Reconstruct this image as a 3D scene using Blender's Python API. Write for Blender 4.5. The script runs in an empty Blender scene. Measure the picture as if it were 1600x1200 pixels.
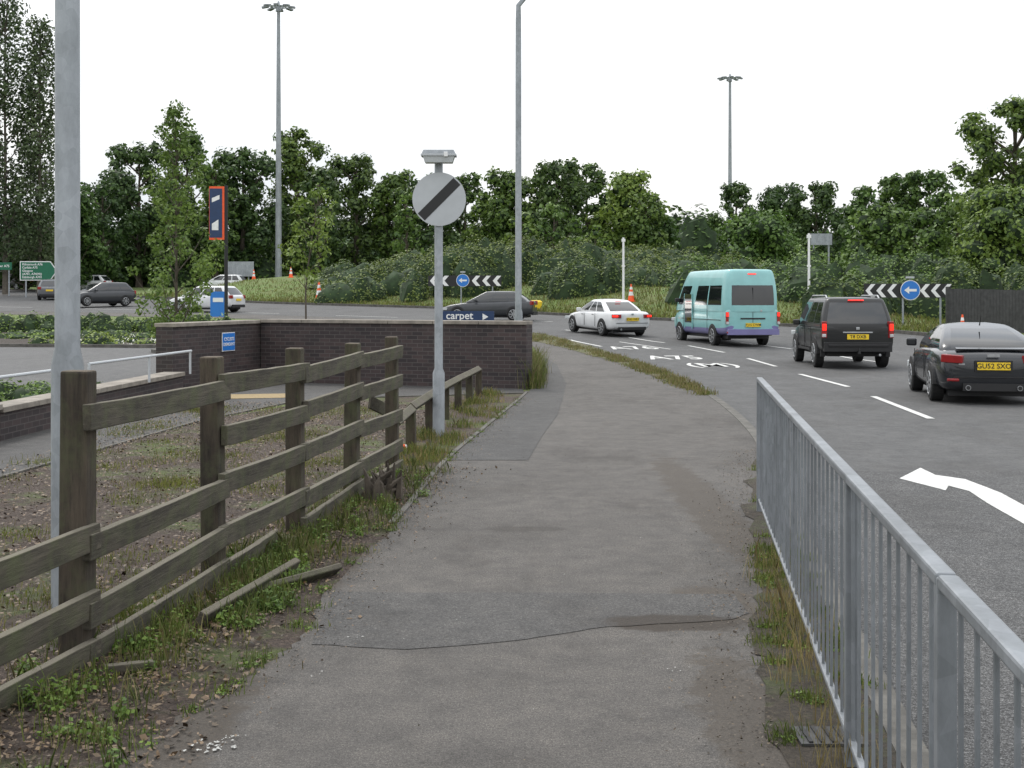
import bpy, bmesh, math, random
import numpy as np
from mathutils import Vector, Matrix, geometry
R=random.Random(7); rng=np.random.default_rng(11)
S=bpy.context.scene
def link(o): S.collection.objects.link(o); return o
# ---------------------------------------------------------------- terrain
def g(y):
    if y<=38: return 0.0
    if y<=48: return .15*(y-38)/10
    if y<=130: return .15+2.5*(y-48)/82
    return 2.65
RD=-0.12
# ---------------------------------------------------------------- materials
def newmat(name):
    m=bpy.data.materials.new(name); m.use_nodes=True
    nt=m.node_tree; return m,nt,nt.nodes['Principled BSDF']
def c4(c): return (c[0],c[1],c[2],1)
def noise(nt,scale,detail=6,rough=.6,coord='Object',stretch=None):
    tc=nt.nodes.new('ShaderNodeTexCoord'); n=nt.nodes.new('ShaderNodeTexNoise')
    n.inputs['Scale'].default_value=scale; n.inputs['Detail'].default_value=detail; n.inputs['Roughness'].default_value=rough
    if stretch:
        mp=nt.nodes.new('ShaderNodeMapping'); mp.inputs['Scale'].default_value=stretch
        nt.links.new(tc.outputs[coord],mp.inputs[0]); nt.links.new(mp.outputs[0],n.inputs['Vector'])
    else: nt.links.new(tc.outputs[coord],n.inputs['Vector'])
    return n.outputs['Fac']
def ramp(nt,fac,stops):
    r=nt.nodes.new('ShaderNodeValToRGB'); e=r.color_ramp.elements
    while len(e)<len(stops): e.new(.5)
    for i,(p,c) in enumerate(stops): e[i].position=p; e[i].color=c4(c)
    nt.links.new(fac,r.inputs[0]); return r.outputs[0]
def mix(nt,a,b,fac,mode='MIX'):
    m=nt.nodes.new('ShaderNodeMix'); m.data_type='RGBA'; m.blend_type=mode
    for v,i in ((fac,0),(a,6),(b,7)):
        if hasattr(v,'links'): nt.links.new(v,m.inputs[i])
        else: m.inputs[i].default_value = v if i==0 else c4(v)
    return m.outputs[2]
def bump(nt,b,h,strength,dist=.01):
    n=nt.nodes.new('ShaderNodeBump'); n.inputs['Strength'].default_value=strength; n.inputs['Distance'].default_value=dist
    nt.links.new(h,n.inputs['Height']); nt.links.new(n.outputs[0],b.inputs['Normal'])
def simple(name,col,rough=.6,metal=0,var=.15,scale=8,bumps=0,coat=0):
    m,nt,b=newmat(name)
    f=noise(nt,scale); lo=[c*(1-var) for c in col]; hi=[min(1,c*(1+var)) for c in col]
    nt.links.new(ramp(nt,f,[(.3,lo),(.7,hi)]),b.inputs['Base Color'])
    b.inputs['Roughness'].default_value=rough; b.inputs['Metallic'].default_value=metal
    if coat: b.inputs['Coat Weight'].default_value=coat; b.inputs['Coat Roughness'].default_value=.05
    if bumps: bump(nt,b,noise(nt,scale*5),bumps)
    return m
def spotmask(nt,cx,cy,rx,ry,amp=.9,sc=5,lo=.75,hi=1.0):
    """irregular elliptical wear mask in site coordinates: 1 inside"""
    tc=nt.nodes.new('ShaderNodeTexCoord'); mp=nt.nodes.new('ShaderNodeMapping'); mp.vector_type='POINT'
    mp.inputs['Scale'].default_value=(1/rx,1/ry,0); mp.inputs['Location'].default_value=(-cx/rx,-cy/ry,0); nt.links.new(tc.outputs['Object'],mp.inputs[0])
    L=nt.nodes.new('ShaderNodeVectorMath'); L.operation='LENGTH'; nt.links.new(mp.outputs[0],L.inputs[0])
    n=noise(nt,sc,7,.7); a=nt.nodes.new('ShaderNodeMath'); a.operation='MULTIPLY_ADD'; nt.links.new(n,a.inputs[0]); a.inputs[1].default_value=amp*2; a.inputs[2].default_value=-amp
    s=nt.nodes.new('ShaderNodeMath'); s.operation='ADD'; nt.links.new(L.outputs['Value'],s.inputs[0]); nt.links.new(a.outputs[0],s.inputs[1])
    return ramp(nt,s.outputs[0],[(lo,(1,1,1)),(hi,(0,0,0))])
def asphalt(name,base,warm=0,speck=.5,blotch=.25,stain=.7,spots=()):
    m,nt,b=newmat(name)
    big=noise(nt,.45,8,.65); med=noise(nt,4,9,.8); fine=noise(nt,150,3,.75); grit=noise(nt,55,4,.8)
    lo=[base*(1-blotch)*(1+warm),base*(1-blotch),base*(1-blotch)*(1-warm)]
    hi=[base*(1+blotch)*(1+warm),base*(1+blotch),base*(1+blotch)*(1-warm)]
    c=ramp(nt,big,[(.3,lo),(.7,hi)])
    c=mix(nt,c,ramp(nt,med,[(.32,(.66,.66,.67)),(.5,(1,1,1)),(.68,(1.32,1.3,1.27))]),1,'MULTIPLY')
    c=mix(nt,c,ramp(nt,grit,[(.34,(1-speck*.75,)*3),(.5,(1,1,1)),(.66,(1+speck*.9,)*3)]),1,'MULTIPLY')
    c=mix(nt,c,ramp(nt,fine,[(.36,(1-speck,)*3),(.5,(1,1,1)),(.64,(1+speck*2,)*3)]),1,'MULTIPLY')
    st=ramp(nt,noise(nt,.9,9,.72,'Object',(1,.45,1)),[(.50,(1,1,1)),(.62,(.62,.60,.58))])
    c=mix(nt,c,st,stain,'MULTIPLY')
    pale=ramp(nt,noise(nt,13,4,.7),[(.66,(0,0,0)),(.74,(.5,.5,.5))])
    c=mix(nt,c,[base*1.9,base*1.85,base*1.75],pale)
    for (cx,cy,rx,ry,col,k,amp) in spots:
        msk=spotmask(nt,cx,cy,rx,ry,amp)
        kk=nt.nodes.new('ShaderNodeMath'); kk.operation='MULTIPLY'; nt.links.new(msk,kk.inputs[0]); kk.inputs[1].default_value=k
        dd=ramp(nt,noise(nt,60,5,.8),[(.3,[q*.4 for q in col]),(.7,[q*1.7 for q in col])])
        c=mix(nt,c,dd,kk.outputs[0])
    nt.links.new(c,b.inputs['Base Color']); b.inputs['Roughness'].default_value=.88
    bump(nt,b,grit,.6,.008); return m
def leafmat(name,dark,light,trans=.25,patch=.25):
    m,nt,b=newmat(name)
    ge=nt.nodes.new('ShaderNodeNewGeometry')
    c=ramp(nt,ge.outputs['Random Per Island'],[(0,dark),(1,light)])
    oi=nt.nodes.new('ShaderNodeObjectInfo')
    c=mix(nt,c,ramp(nt,noise(nt,patch,4,.6),[(.35,(.66,.72,.66)),(.65,(1.28,1.22,1.1))]),1,'MULTIPLY')
    c=mix(nt,c,ramp(nt,oi.outputs['Random'],[(0,(.80,.88,.84)),(.5,(1,1,1)),(1,(1.35,1.2,1.0))]),1,'MULTIPLY')
    nt.links.new(c,b.inputs['Base Color']); b.inputs['Roughness'].default_value=.5; b.inputs['Specular IOR Level'].default_value=.3
    tr=nt.nodes.new('ShaderNodeBsdfTranslucent'); nt.links.new(c,tr.inputs[0])
    mx=nt.nodes.new('ShaderNodeMixShader'); mx.inputs[0].default_value=trans
    nt.links.new(b.outputs[0],mx.inputs[1]); nt.links.new(tr.outputs[0],mx.inputs[2])
    nt.links.new(mx.outputs[0],nt.nodes['Material Output'].inputs[0]); return m
def wood(name,a,bcol,green,axis=(1,1,1)):
    m,nt,b=newmat(name)
    gr=noise(nt,9,8,.75,'Object',axis); c=ramp(nt,gr,[(.32,a),(.7,bcol)])
    c=mix(nt,c,ramp(nt,noise(nt,1.7,5,.6),[(.3,(.55,.54,.52)),(.7,(1.3,1.27,1.22))]),1,'MULTIPLY')
    c=mix(nt,c,green,ramp(nt,noise(nt,4.5,6,.7),[(.46,(0,0,0)),(.68,(.75,.75,.75))]))
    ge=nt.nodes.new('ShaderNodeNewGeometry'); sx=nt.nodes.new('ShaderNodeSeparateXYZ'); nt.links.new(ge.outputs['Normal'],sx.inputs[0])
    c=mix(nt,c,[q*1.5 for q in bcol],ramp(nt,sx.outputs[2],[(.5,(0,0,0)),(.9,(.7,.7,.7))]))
    nt.links.new(c,b.inputs['Base Color']); b.inputs['Roughness'].default_value=.9; bump(nt,b,gr,.9,.014); return m
def brickmat(name):
    m,nt,b=newmat(name)
    tc=nt.nodes.new('ShaderNodeTexCoord'); sx=nt.nodes.new('ShaderNodeSeparateXYZ'); cb=nt.nodes.new('ShaderNodeCombineXYZ')
    ad=nt.nodes.new('ShaderNodeMath'); nt.links.new(tc.outputs['Object'],sx.inputs[0])
    nt.links.new(sx.outputs[0],ad.inputs[0]); nt.links.new(sx.outputs[1],ad.inputs[1]); nt.links.new(ad.outputs[0],cb.inputs[0]); nt.links.new(sx.outputs[2],cb.inputs[1])
    t=nt.nodes.new('ShaderNodeTexBrick'); nt.links.new(cb.outputs[0],t.inputs[0])
    t.inputs['Color1'].default_value=(.024,.019,.021,1); t.inputs['Color2'].default_value=(.052,.036,.036,1); t.inputs['Mortar'].default_value=(.075,.068,.066,1)
    t.inputs['Scale'].default_value=1; t.inputs['Brick Width'].default_value=.225; t.inputs['Row Height'].default_value=.075; t.inputs['Mortar Size'].default_value=.006
    c=mix(nt,t.outputs['Color'],ramp(nt,noise(nt,1.2,6),[(.3,(.8,.8,.8)),(.7,(1.3,1.25,1.2))]),1,'MULTIPLY')
    nt.links.new(c,b.inputs['Base Color']); b.inputs['Roughness'].default_value=.75; bump(nt,b,t.outputs['Fac'],-.6,.01); return m
def emis(name,col,s):
    m,nt,b=newmat(name); b.inputs['Base Color'].default_value=c4(col); b.inputs['Emission Color'].default_value=c4(col); b.inputs['Emission Strength'].default_value=s; b.inputs['Roughness'].default_value=.2; return m
def galv(name,base=.3):
    m,nt,b=newmat(name); tc=nt.nodes.new('ShaderNodeTexCoord')
    v=nt.nodes.new('ShaderNodeTexVoronoi'); v.inputs['Scale'].default_value=14; nt.links.new(tc.outputs['Object'],v.inputs['Vector'])
    c=ramp(nt,v.outputs['Color'],[(.2,(base*.84,base*.91,base*.97)),(.8,(base*1.0,base*1.07,base*1.15))])
    c=mix(nt,c,ramp(nt,noise(nt,3,8,.75,'Object',(1,1,.35)),[(.3,(.62,.62,.62)),(.62,(1.1,1.1,1.1))]),1,'MULTIPLY')
    nt.links.new(c,b.inputs['Base Color']); b.inputs['Metallic'].default_value=.2; b.inputs['Roughness'].default_value=.5; return m

M={}
M['path']=asphalt('path_asphalt',.066,.085,.5,.16,.75,spots=[(.88,6.86,.42,.21,(.030,.022,.015),.92,.55),(1.15,7.3,.28,.5,(.05,.038,.026),.6,.6),(.1,9.6,.35,.12,(.03,.026,.022),.5,.6),(-1.15,8.9,.22,1.4,(.05,.038,.027),.7,.8),(1.62,11,.25,3.2,(.05,.04,.03),.7,.9),(.98,5.2,.22,1.2,(.05,.04,.03),.7,.9),(-1.35,5.4,.24,1.3,(.045,.035,.025),.7,.8)])
M['patch']=asphalt('patch_asphalt',.050,.03,.45,.12,.4)
M['patch2']=asphalt('patch_worn_asphalt',.055,.04,.5,.14,.6,spots=[(.86,6.84,.42,.20,(.028,.021,.015),.92,.5)])
M['side']=asphalt('side_path_asphalt',.055,.03,.45,.12,.5)
M['road']=asphalt('road_asphalt',.070,.0,.4,.12,.5)
M['road2']=asphalt('road_coarse_asphalt',.056,0,.95,.12,.4)
M['road3']=asphalt('access_road_asphalt',.085,0,.3,.1,.3)
M['kerb']=simple('kerb_concrete',(.095,.09,.08),.9,0,.45,5,.3)
M['paint']=simple('road_paint',(.55,.55,.53),.7,0,.25,9)
M['paintw']=simple('road_paint_worn',(.40,.40,.38),.8,0,.4,14)
M['white']=simple('white_paint',(.75,.75,.75),.4,0,.03)
M['black']=simple('black_paint',(.012,.012,.013),.5)
M['brick']=brickmat('dark_brick')
M['coping']=simple('coping_stone',(.23,.205,.175),.85,0,.35,4,.3)
M['galv']=galv('galvanised_steel',.33)
M['galvd']=galv('rail_galvanised',.22)
M['pole']=galv('lamp_column_steel',.31)
M['woodp']=wood('post_timber',(.022,.017,.013),(.085,.068,.050),(.07,.078,.036),(3,3,.3))
M['woodr']=wood('rail_timber',(.034,.030,.024),(.112,.100,.076),(.088,.098,.045),(.3,3,3))
M['signgrey']=simple('sign_white_sheet',(.42,.44,.46),.45,0,.06,5)
M['blue']=simple('sign_blue',(.02,.17,.55),.4,0,.05)
M['navy']=simple('navy_board',(.012,.035,.10),.45)
M['green']=simple('sign_green',(.005,.12,.06),.45)
M['orange']=simple('orange_plastic',(.8,.10,.02),.5)
M['conew']=simple('cone_sleeve',(.7,.7,.7),.4)
M['yellow']=simple('plate_yellow',(.75,.52,.02),.4,0,.05)
M['tactile']=simple('tactile_paving',(.27,.20,.10),.85,0,.25,14)
M['darkmetal']=simple('dark_parapet',(.045,.045,.045),.6,0,.4,6)
M['tyre']=simple('tyre_rubber',(.012,.012,.012),.9)
M['rim']=simple('alloy',(.38,.39,.4),.3,.7)
M['trim']=simple('black_trim',(.012,.012,.013),.6)
M['glass'],_nt,_b=newmat('car_glass'); _b.inputs['Base Color'].default_value=(.008,.010,.012,1); _b.inputs['Roughness'].default_value=.05; _b.inputs['Specular IOR Level'].default_value=.9
M['red']=emis('tail_lamp_lit',(.9,.02,.01),1.6)
M['redoff']=simple('tail_lamp',(.25,.01,.012),.15,coat=.6)
M['flower']=simple('petals',(.7,.7,.62),.7)
M['bark']=simple('bark',(.085,.07,.055),.95,0,.35,6,.6)
M['barkl']=simple('pale_bark',(.12,.105,.085),.95,0,.35,6,.6)
M['lampglass']=simple('lamp_lens',(.45,.47,.48),.2)
def soilmat(name,soil,grass,lo,hi,sc=.9):
    m,nt,b=newmat(name)
    s=ramp(nt,noise(nt,34,7,.85),[(.3,[c*.25 for c in soil]),(.52,soil),(.68,[c*2.4 for c in soil])])
    gr=ramp(nt,noise(nt,45,6,.8),[(.3,[c*.4 for c in grass]),(.7,[c*1.6 for c in grass])])
    c=mix(nt,s,gr,ramp(nt,noise(nt,sc,9,.75),[(lo,(0,0,0)),(hi,(1,1,1))]))
    nt.links.new(c,b.inputs['Base Color']); b.inputs['Roughness'].default_value=.95; bump(nt,b,noise(nt,40,5,.8),1,.03); return m
M['mulch']=soilmat('bark_mulch',(.075,.054,.042),(.085,.11,.03),.50,.62)
M['soil']=soilmat('soil_moss',(.055,.044,.032),(.065,.085,.025),.50,.66,3.0)
M['soil2']=soilmat('dark_soil',(.05,.04,.032),(.06,.09,.03),.6,.75,1.5)
M['grass']=soilmat('mown_grass',(.12,.13,.045),(.10,.16,.035),.35,.6,.35)
M['dry']=soilmat('dry_verge',(.12,.10,.06),(.09,.11,.04),.4,.65,1.2)
M['l_dark']=leafmat('foliage_dark',(.028,.058,.02),(.095,.155,.045))
M['l_mid']=leafmat('foliage_mid',(.04,.08,.022),(.125,.20,.05))
M['l_light']=leafmat('foliage_light',(.065,.12,.028),(.165,.25,.06))
M['l_lime']=leafmat('foliage_lime',(.09,.15,.026),(.20,.28,.06))
M['l_olive']=leafmat('foliage_olive',(.048,.082,.02),(.135,.19,.05),patch=.6)
M['l_pop']=leafmat('poplar_leaf',(.045,.07,.035),(.12,.16,.075))
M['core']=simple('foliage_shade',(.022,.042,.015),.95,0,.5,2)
M['blade']=leafmat('grass_blades',(.06,.09,.02),(.17,.20,.06),.3,1.5)
M['weed']=leafmat('weed_leaves',(.055,.11,.02),(.16,.25,.05),.3,2)
M['straw']=leafmat('dry_grass',(.14,.115,.055),(.28,.235,.12),.2,2)
M['chip']=leafmat('bark_chips',(.02,.014,.010),(.15,.11,.08),0,2)
M['dleaf']=leafmat('dead_leaves',(.07,.04,.02),(.20,.125,.065),0,2)

# ---------------------------------------------------------------- mesh helpers
def empty(name,loc=(0,0,0),rz=0):
    e=bpy.data.objects.new(name,None); e.location=loc; e.rotation_euler=(0,0,rz); e.empty_display_size=.3; return link(e)
def obj(name,me,parent=None):
    o=bpy.data.objects.new(name,me); link(o)
    if parent: o.parent=parent
    return o
def mesh(name,verts,faces,mat,parent=None,smooth=False,loc=None):
    me=bpy.data.meshes.new(name); me.from_pydata([tuple(v) for v in verts],[],faces)
    mats=mat if isinstance(mat,list) else [mat]
    for m in mats: me.materials.append(m)
    if smooth: me.polygons.foreach_set('use_smooth',[True]*len(me.polygons))
    o=obj(name,me,parent)
    if loc: o.location=loc
    return o
class B:
    def __init__(s): s.v=[];s.f=[];s.m=[];s.mats=[]
    def mi(s,mat):
        if mat not in s.mats: s.mats.append(mat)
        return s.mats.index(mat)
    def add(s,vs,fs,mat):
        k=len(s.v); s.v+= [tuple(v) for v in vs]; s.f+=[tuple(i+k for i in f) for f in fs]; s.m+=[s.mi(mat)]*len(fs)
    def box(s,c,d,mat,rz=0,rx=0,ry=0,taper=1):
        mt=Matrix.Translation(c)@Matrix.Rotation(rz,4,'Z')@Matrix.Rotation(ry,4,'Y')@Matrix.Rotation(rx,4,'X')
        vs=[]
        for z in(-.5,.5):
            t=taper if z>0 else 1
            for x,y in((-.5,-.5),(.5,-.5),(.5,.5),(-.5,.5)): vs.append(mt@Vector((x*d[0]*t,y*d[1]*t,z*d[2])))
        s.add(vs,[(0,3,2,1),(4,5,6,7),(0,1,5,4),(1,2,6,5),(2,3,7,6),(3,0,4,7)],mat)
    def tube(s,pts,rads,mat,n=10,cap=True):
        pts=[Vector(p) for p in pts]; vs=[]; 
        for i,p in enumerate(pts):
            d=(pts[min(i+1,len(pts)-1)]-pts[max(i-1,0)]).normalized()
            a=Vector((0,0,1)) if abs(d.z)<.9 else Vector((1,0,0)); u=d.cross(a).normalized(); w=d.cross(u)
            r=rads[i] if hasattr(rads,'__len__') else rads
            for k in range(n):
                t=2*math.pi*k/n; vs.append(p+(u*math.cos(t)+w*math.sin(t))*r)
        fs=[]
        for i in range(len(pts)-1):
            for k in range(n): fs.append((i*n+k,i*n+(k+1)%n,(i+1)*n+(k+1)%n,(i+1)*n+k))
        if cap: fs+= [tuple(range(n))[::-1],tuple((len(pts)-1)*n+k for k in range(n))]
        s.add(vs,fs,mat)
    def done(s,name,parent=None,smooth=False,bevel=0,loc=None,rot=None):
        me=bpy.data.meshes.new(name); me.from_pydata(s.v,[],s.f)
        for m in s.mats: me.materials.append(m)
        me.polygons.foreach_set('material_index',s.m)
        if smooth:
            me.polygons.foreach_set('use_smooth',[True]*len(s.f)); 
            try: me.set_sharp_from_angle(angle=math.radians(40))
            except Exception: pass
        bm=bmesh.new(); bm.from_mesh(me); bmesh.ops.recalc_face_normals(bm,faces=bm.faces); bm.to_mesh(me); bm.free()
        o=obj(name,me,parent)
        if bevel:
            b=o.modifiers.new('bevel','BEVEL'); b.width=bevel; b.segments=2; b.limit_method='ANGLE'
        if loc: o.location=loc
        if rot: o.rotation_euler=rot
        return o
def catmull(P,n=6):
    P=[Vector((p[0],p[1])) for p in P]; out=[]
    for i in range(len(P)-1):
        p0=P[max(i-1,0)];p1=P[i];p2=P[i+1];p3=P[min(i+2,len(P)-1)]
        for k in range(n):
            t=k/n; out.append(.5*((2*p1)+(-p0+p2)*t+(2*p0-5*p1+4*p2-p3)*t*t+(-p0+3*p1-3*p2+p3)*t**3))
    out.append(P[-1]); return [(v.x,v.y) for v in out]
def sheet(name,poly,mat,dz,parent=None):
    vs=[Vector((p[0],p[1],0)) for p in poly]; tris=geometry.tessellate_polygon([vs])
    bm=bmesh.new(); bv=[bm.verts.new(v) for v in vs]
    for t in tris:
        try: bm.faces.new([bv[i] for i in t])
        except ValueError: pass
    for yk in (38,48,130):
        bmesh.ops.bisect_plane(bm,geom=bm.verts[:]+bm.edges[:]+bm.faces[:],plane_co=(0,yk,0),plane_no=(0,1,0))
    for v in bm.verts: v.co.z=g(v.co.y)+dz
    bm.normal_update()
    for f in bm.faces:
        if f.normal.z<0: f.normal_flip()
    me=bpy.data.meshes.new(name); bm.to_mesh(me); bm.free(); me.materials.append(mat)
    return obj(name,me,parent)
def strip(name,line,w,top,bot,mat,side=1):
    L=[Vector(p) for p in line]; vs=[];fs=[]
    for i,p in enumerate(L):
        d=(L[min(i+1,len(L)-1)]-L[max(i-1,0)]).normalized(); n=Vector((-d.y,d.x))*side*w
        q=p+n
        for a in (p,q):
            z=g(a.y); vs+= [(a.x,a.y,z+bot),(a.x,a.y,z+top)]
    for i in range(len(L)-1):
        k=4*i; fs+=[(k,k+1,k+5,k+4),(k+1,k+3,k+7,k+5),(k+3,k+2,k+6,k+7)]
    fs+=[(0,1,3,2),(4*len(L)-4,4*len(L)-3,4*len(L)-1,4*len(L)-2)]
    o=mesh(name,vs,fs,mat)
    bm=bmesh.new(); bm.from_mesh(o.data); bmesh.ops.recalc_face_normals(bm,faces=bm.faces); bm.to_mesh(o.data); bm.free(); return o
def text(body,size,mat,parent,loc,rot,sx=1,sy=1,name='lettering',align='CENTER',ext=0.002,spacing=1):
    c=bpy.data.curves.new(name,'FONT'); c.body=body; c.size=size; c.align_x=align; c.align_y='CENTER'; c.extrude=ext; c.resolution_u=3; c.space_character=spacing; c.offset=size*.012
    c.materials.append(mat); o=bpy.data.objects.new(name,c); link(o); o.parent=parent; o.location=loc; o.rotation_euler=rot; o.scale=(sx,sy,1); return o
def npmesh(name,V,nper,mat,parent=None):
    n=len(V)//nper; me=bpy.data.meshes.new(name)
    me.vertices.add(len(V)); me.vertices.foreach_set('co',V.astype(np.float32).ravel())
    me.loops.add(len(V)); me.loops.foreach_set('vertex_index',np.arange(len(V),dtype=np.int32))
    me.polygons.add(n); me.polygons.foreach_set('loop_start',np.arange(0,len(V),nper,dtype=np.int32))
    me.update(calc_edges=True); me.validate(); me.materials.append(mat)
    return obj(name,me,parent)
def leafquads(C,N,size):
    n=len(C); N=N/np.maximum(np.linalg.norm(N,axis=1,keepdims=True),1e-6)
    a=rng.normal(size=(n,3)); u=np.cross(N,a); u/=np.maximum(np.linalg.norm(u,axis=1,keepdims=True),1e-6); w=np.cross(N,u)
    s=(size*rng.uniform(.6,1.3,n))[:,None]; l=s*rng.uniform(.5,.8,n)[:,None]
    V=np.stack([C-u*s,C-w*l,C+u*s,C+w*l],1); return V.reshape(-1,3)
def rsph(n):
    d=rng.normal(size=(n,3)); return d/np.linalg.norm(d,axis=1,keepdims=True)
def clumpleaves(cl,per_area,size,up=.35,thick=.35,half=False):
    Cs=[];Ns=[]
    for c in cl:
        rx,ry,rz=c[3:6]; n=int(per_area*(rx*ry+ry*rz+rx*rz)*4.2)
        d=rsph(n)
        if half: d[:,2]=np.abs(d[:,2])
        r=1-thick*rng.random(n)**1.5+.12*rng.normal(size=n)
        ph=d@rng.normal(size=(3,3))*2.6; r*=1+.12*np.sin(ph[:,0]+c[0])+.12*np.sin(ph[:,1]*1.7+c[1])
        r=np.minimum(r,1.16 if not half else 1.08)
        Cs.append(np.array(c[:3])+d*r[:,None]*np.array([rx,ry,rz])); Ns.append(d+rng.normal(size=(n,3))*.55+np.array([0,0,up]))
    return leafquads(np.concatenate(Cs),np.concatenate(Ns),size)
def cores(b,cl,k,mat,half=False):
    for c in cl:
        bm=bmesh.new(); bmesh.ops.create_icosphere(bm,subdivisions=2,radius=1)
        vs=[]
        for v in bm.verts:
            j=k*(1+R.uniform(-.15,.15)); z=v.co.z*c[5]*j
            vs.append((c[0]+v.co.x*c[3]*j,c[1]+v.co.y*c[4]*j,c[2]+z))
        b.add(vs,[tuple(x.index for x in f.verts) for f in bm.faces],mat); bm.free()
def tree(name,x,y,h,cw,cb,mat,n=26,leaf=.28,dens=9,shape='round',core=.62,cr=None,trunk=None,bark='bark',lean=0,z0=None):
    z0=g(y)-.05 if z0 is None else z0
    e=empty(name,(x,y,z0)); rr=random.Random(int(abs(x)*1000+y*77+h*13))
    tr=trunk or h*.018+.05; cl=[]; ch=h-cb
    for i in range(n):
        t=(i+.5)/n + rr.uniform(-.5,.5)/n; t=min(max(t,0.02),.98)
        if shape=='round': env=math.sin(math.pi*(.12+.80*t))**.6
        elif shape=='cone': env=min(1,(1-t)**.62*1.0+.08)*(1 if t>.15 else .75)
        elif shape=='poplar': env=(math.sin(math.pi*(.15+.8*t))**.7)
        a=i*2.4+rr.uniform(-.5,.5); rad=cw/2*env*rr.uniform(.3,.92)
        s=(cr or cw*.2)*rr.uniform(.55,1.25)*(.6+.4*env)
        fl=rr.uniform(.65,.95) if shape!='poplar' else 1.5
        cl.append((math.cos(a)*rad+lean*t,math.sin(a)*rad,cb+ch*t*(1-.3*s/ch)-(.1 if t>.9 else 0),s,s,s*fl))
    if shape!='poplar': q=(cr or cw*.2); cl.append((lean,0,h-q*.6,q*.6,q*.6,q*.7))
    npmesh('foliage',clumpleaves(cl,dens,leaf),4,mat,e)
    b=B(); top=h*.93
    pts=[(lean*max(0,(k/6*top-cb)/ch)+rr.uniform(-.06,.06)*tr*4*(k>0),rr.uniform(-.06,.06)*tr*4*(k>0),k/6*top) for k in range(7)]
    b.tube(pts,[tr*(1.25 if k==0 else 1-.14*k) for k in range(7)],M[bark],8)
    for c in cl[::1 if n<30 else 2]:
        zb=max(cb*.6,c[2]-math.hypot(c[0],c[1])*.9-.3); zb=min(zb,top*.9)
        b.tube([(lean*max(0,(zb-cb)/ch),0,zb),((c[0])*.55,c[1]*.55,zb+(c[2]-zb)*.45),(c[0],c[1],c[2])],[tr*.38,tr*.22,tr*.08],M[bark],5)
    b.done('trunk_and_limbs',e,True)
    if core:
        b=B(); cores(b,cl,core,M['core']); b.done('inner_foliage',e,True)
    return e
def shrubs(name,cl,mat,leaf,dens,core=.85,parent=None):
    e=empty(name); npmesh('foliage',clumpleaves(cl,dens,leaf,up=.7,thick=.25,half=True),4,mat,e)
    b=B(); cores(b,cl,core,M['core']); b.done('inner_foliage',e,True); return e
def blades(name,P,hmin,hmax,w,mat,parent=None,lean=.45):
    n=len(P); h=hmin+(hmax-hmin)*rng.random(n)**1.6; a=rng.uniform(0,6.283,n); l=rng.uniform(.05,lean,n)*h*1.3; b2=rng.uniform(0,6.283,n)
    sx=np.cos(a)*w*.5; sy=np.sin(a)*w*.5; lx=np.cos(b2)*l; ly=np.sin(b2)*l
    z0=np.zeros(n) if P.shape[1]<3 else P[:,2]
    v=lambda x,y,z: np.stack([x,y,z],1)
    A=v(P[:,0]-sx,P[:,1]-sy,z0);Bq=v(P[:,0]+sx,P[:,1]+sy,z0)
    C=v(P[:,0]+sx*.8+lx*.35,P[:,1]+sy*.8+ly*.35,z0+h*.6);D=v(P[:,0]-sx*.8+lx*.35,P[:,1]-sy*.8+ly*.35,z0+h*.6)
    T=v(P[:,0]+lx,P[:,1]+ly,z0+h)
    V=np.stack([A,Bq,C,T,D],1).reshape(-1,3); return npmesh(name,V,5,mat,parent)
def tufts(cent,n,sd):
    c=np.array(cent)[rng.integers(0,len(cent),n)]; return c+rng.normal(size=(n,2))*sd
def rosette(name,cent,per,rad,hh,leaf,mat,parent=None):
    C=[];N=[]
    for (x,y) in cent:
        n=int(per*rng.uniform(.5,1.4)); d=rsph(n); d[:,2]=np.abs(d[:,2]); r=rad*rng.uniform(.6,1.5)
        C.append(np.array([x,y,g(y)])+d*np.array([r,r,hh*rng.uniform(.5,1.4)])*rng.uniform(.3,1,n)[:,None]); N.append(d*.5+rng.normal(size=(n,3))*.5+np.array([0,0,.8]))
    return npmesh(name,leafquads(np.concatenate(C),np.concatenate(N),leaf),4,mat,parent)

# ---------------------------------------------------------------- ground, roads, paths
KERB=catmull([(.75,-3),(1.15,1),(1.6,4.94),(2.32,10.4),(3.2,16.8),(3.6,24.5),(3.4,34),(2.3,45),(1.0,51),(-2.9,58.8),(-12,66.5),(-23,70),(-33,72),(-90,77)],6)
FAR=catmull([(-90,128),(-50,122),(-33,104),(-19,89),(-12.6,83.8),(-3.9,77.5),(1.4,70.6),(6.4,64.8),(12.0,58.8),(15.6,53.7),(17.9,46),(19,35),(19,15),(19,-3)],6)
fx=[p[0] for p in FAR if p[1]>50]; fy=[p[1] for p in FAR if p[1]>50]
def ss(t): t=min(1,max(0,t)); return t*t*(3-2*t)
def gi(x,y):
    yk=float(np.interp(x,fx,fy)); d=(y-yk-.8); 
    return g(y)+1.25*ss(d/15)*ss((x+30)/10)*ss((22-x)/10)
sheet('ground',[(-600,-40),(600,-40),(600,900),(-600,900)],M['grass'],-.2)
sheet('road',KERB+FAR,M['road'],RD)
PL=catmull([(-1.45,-3),(-1.5,2),(-1.47,4.74),(-1.08,6.5),(-1.1,7.5),(-.86,10.35),(-.68,13.6),(-.265,17.7),(.3,23.3),(.55,28),(.66,33),(.75,40),(.4,46),(-1,50),(-5,57),(-13,63),(-23,66.5),(-33,68.5),(-90,73)],6)
PLr=[(p[0]+(.025*math.sin(i*2.7)+R.uniform(-.02,.02) if p[1]<9.5 else 0),p[1]) for i,p in enumerate(catmull(PL[:20],3)+PL[20:])]
sheet('grass_verge',[(-200,-5)]+KERB+[(-200,82)],M['grass'],-.012)
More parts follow.
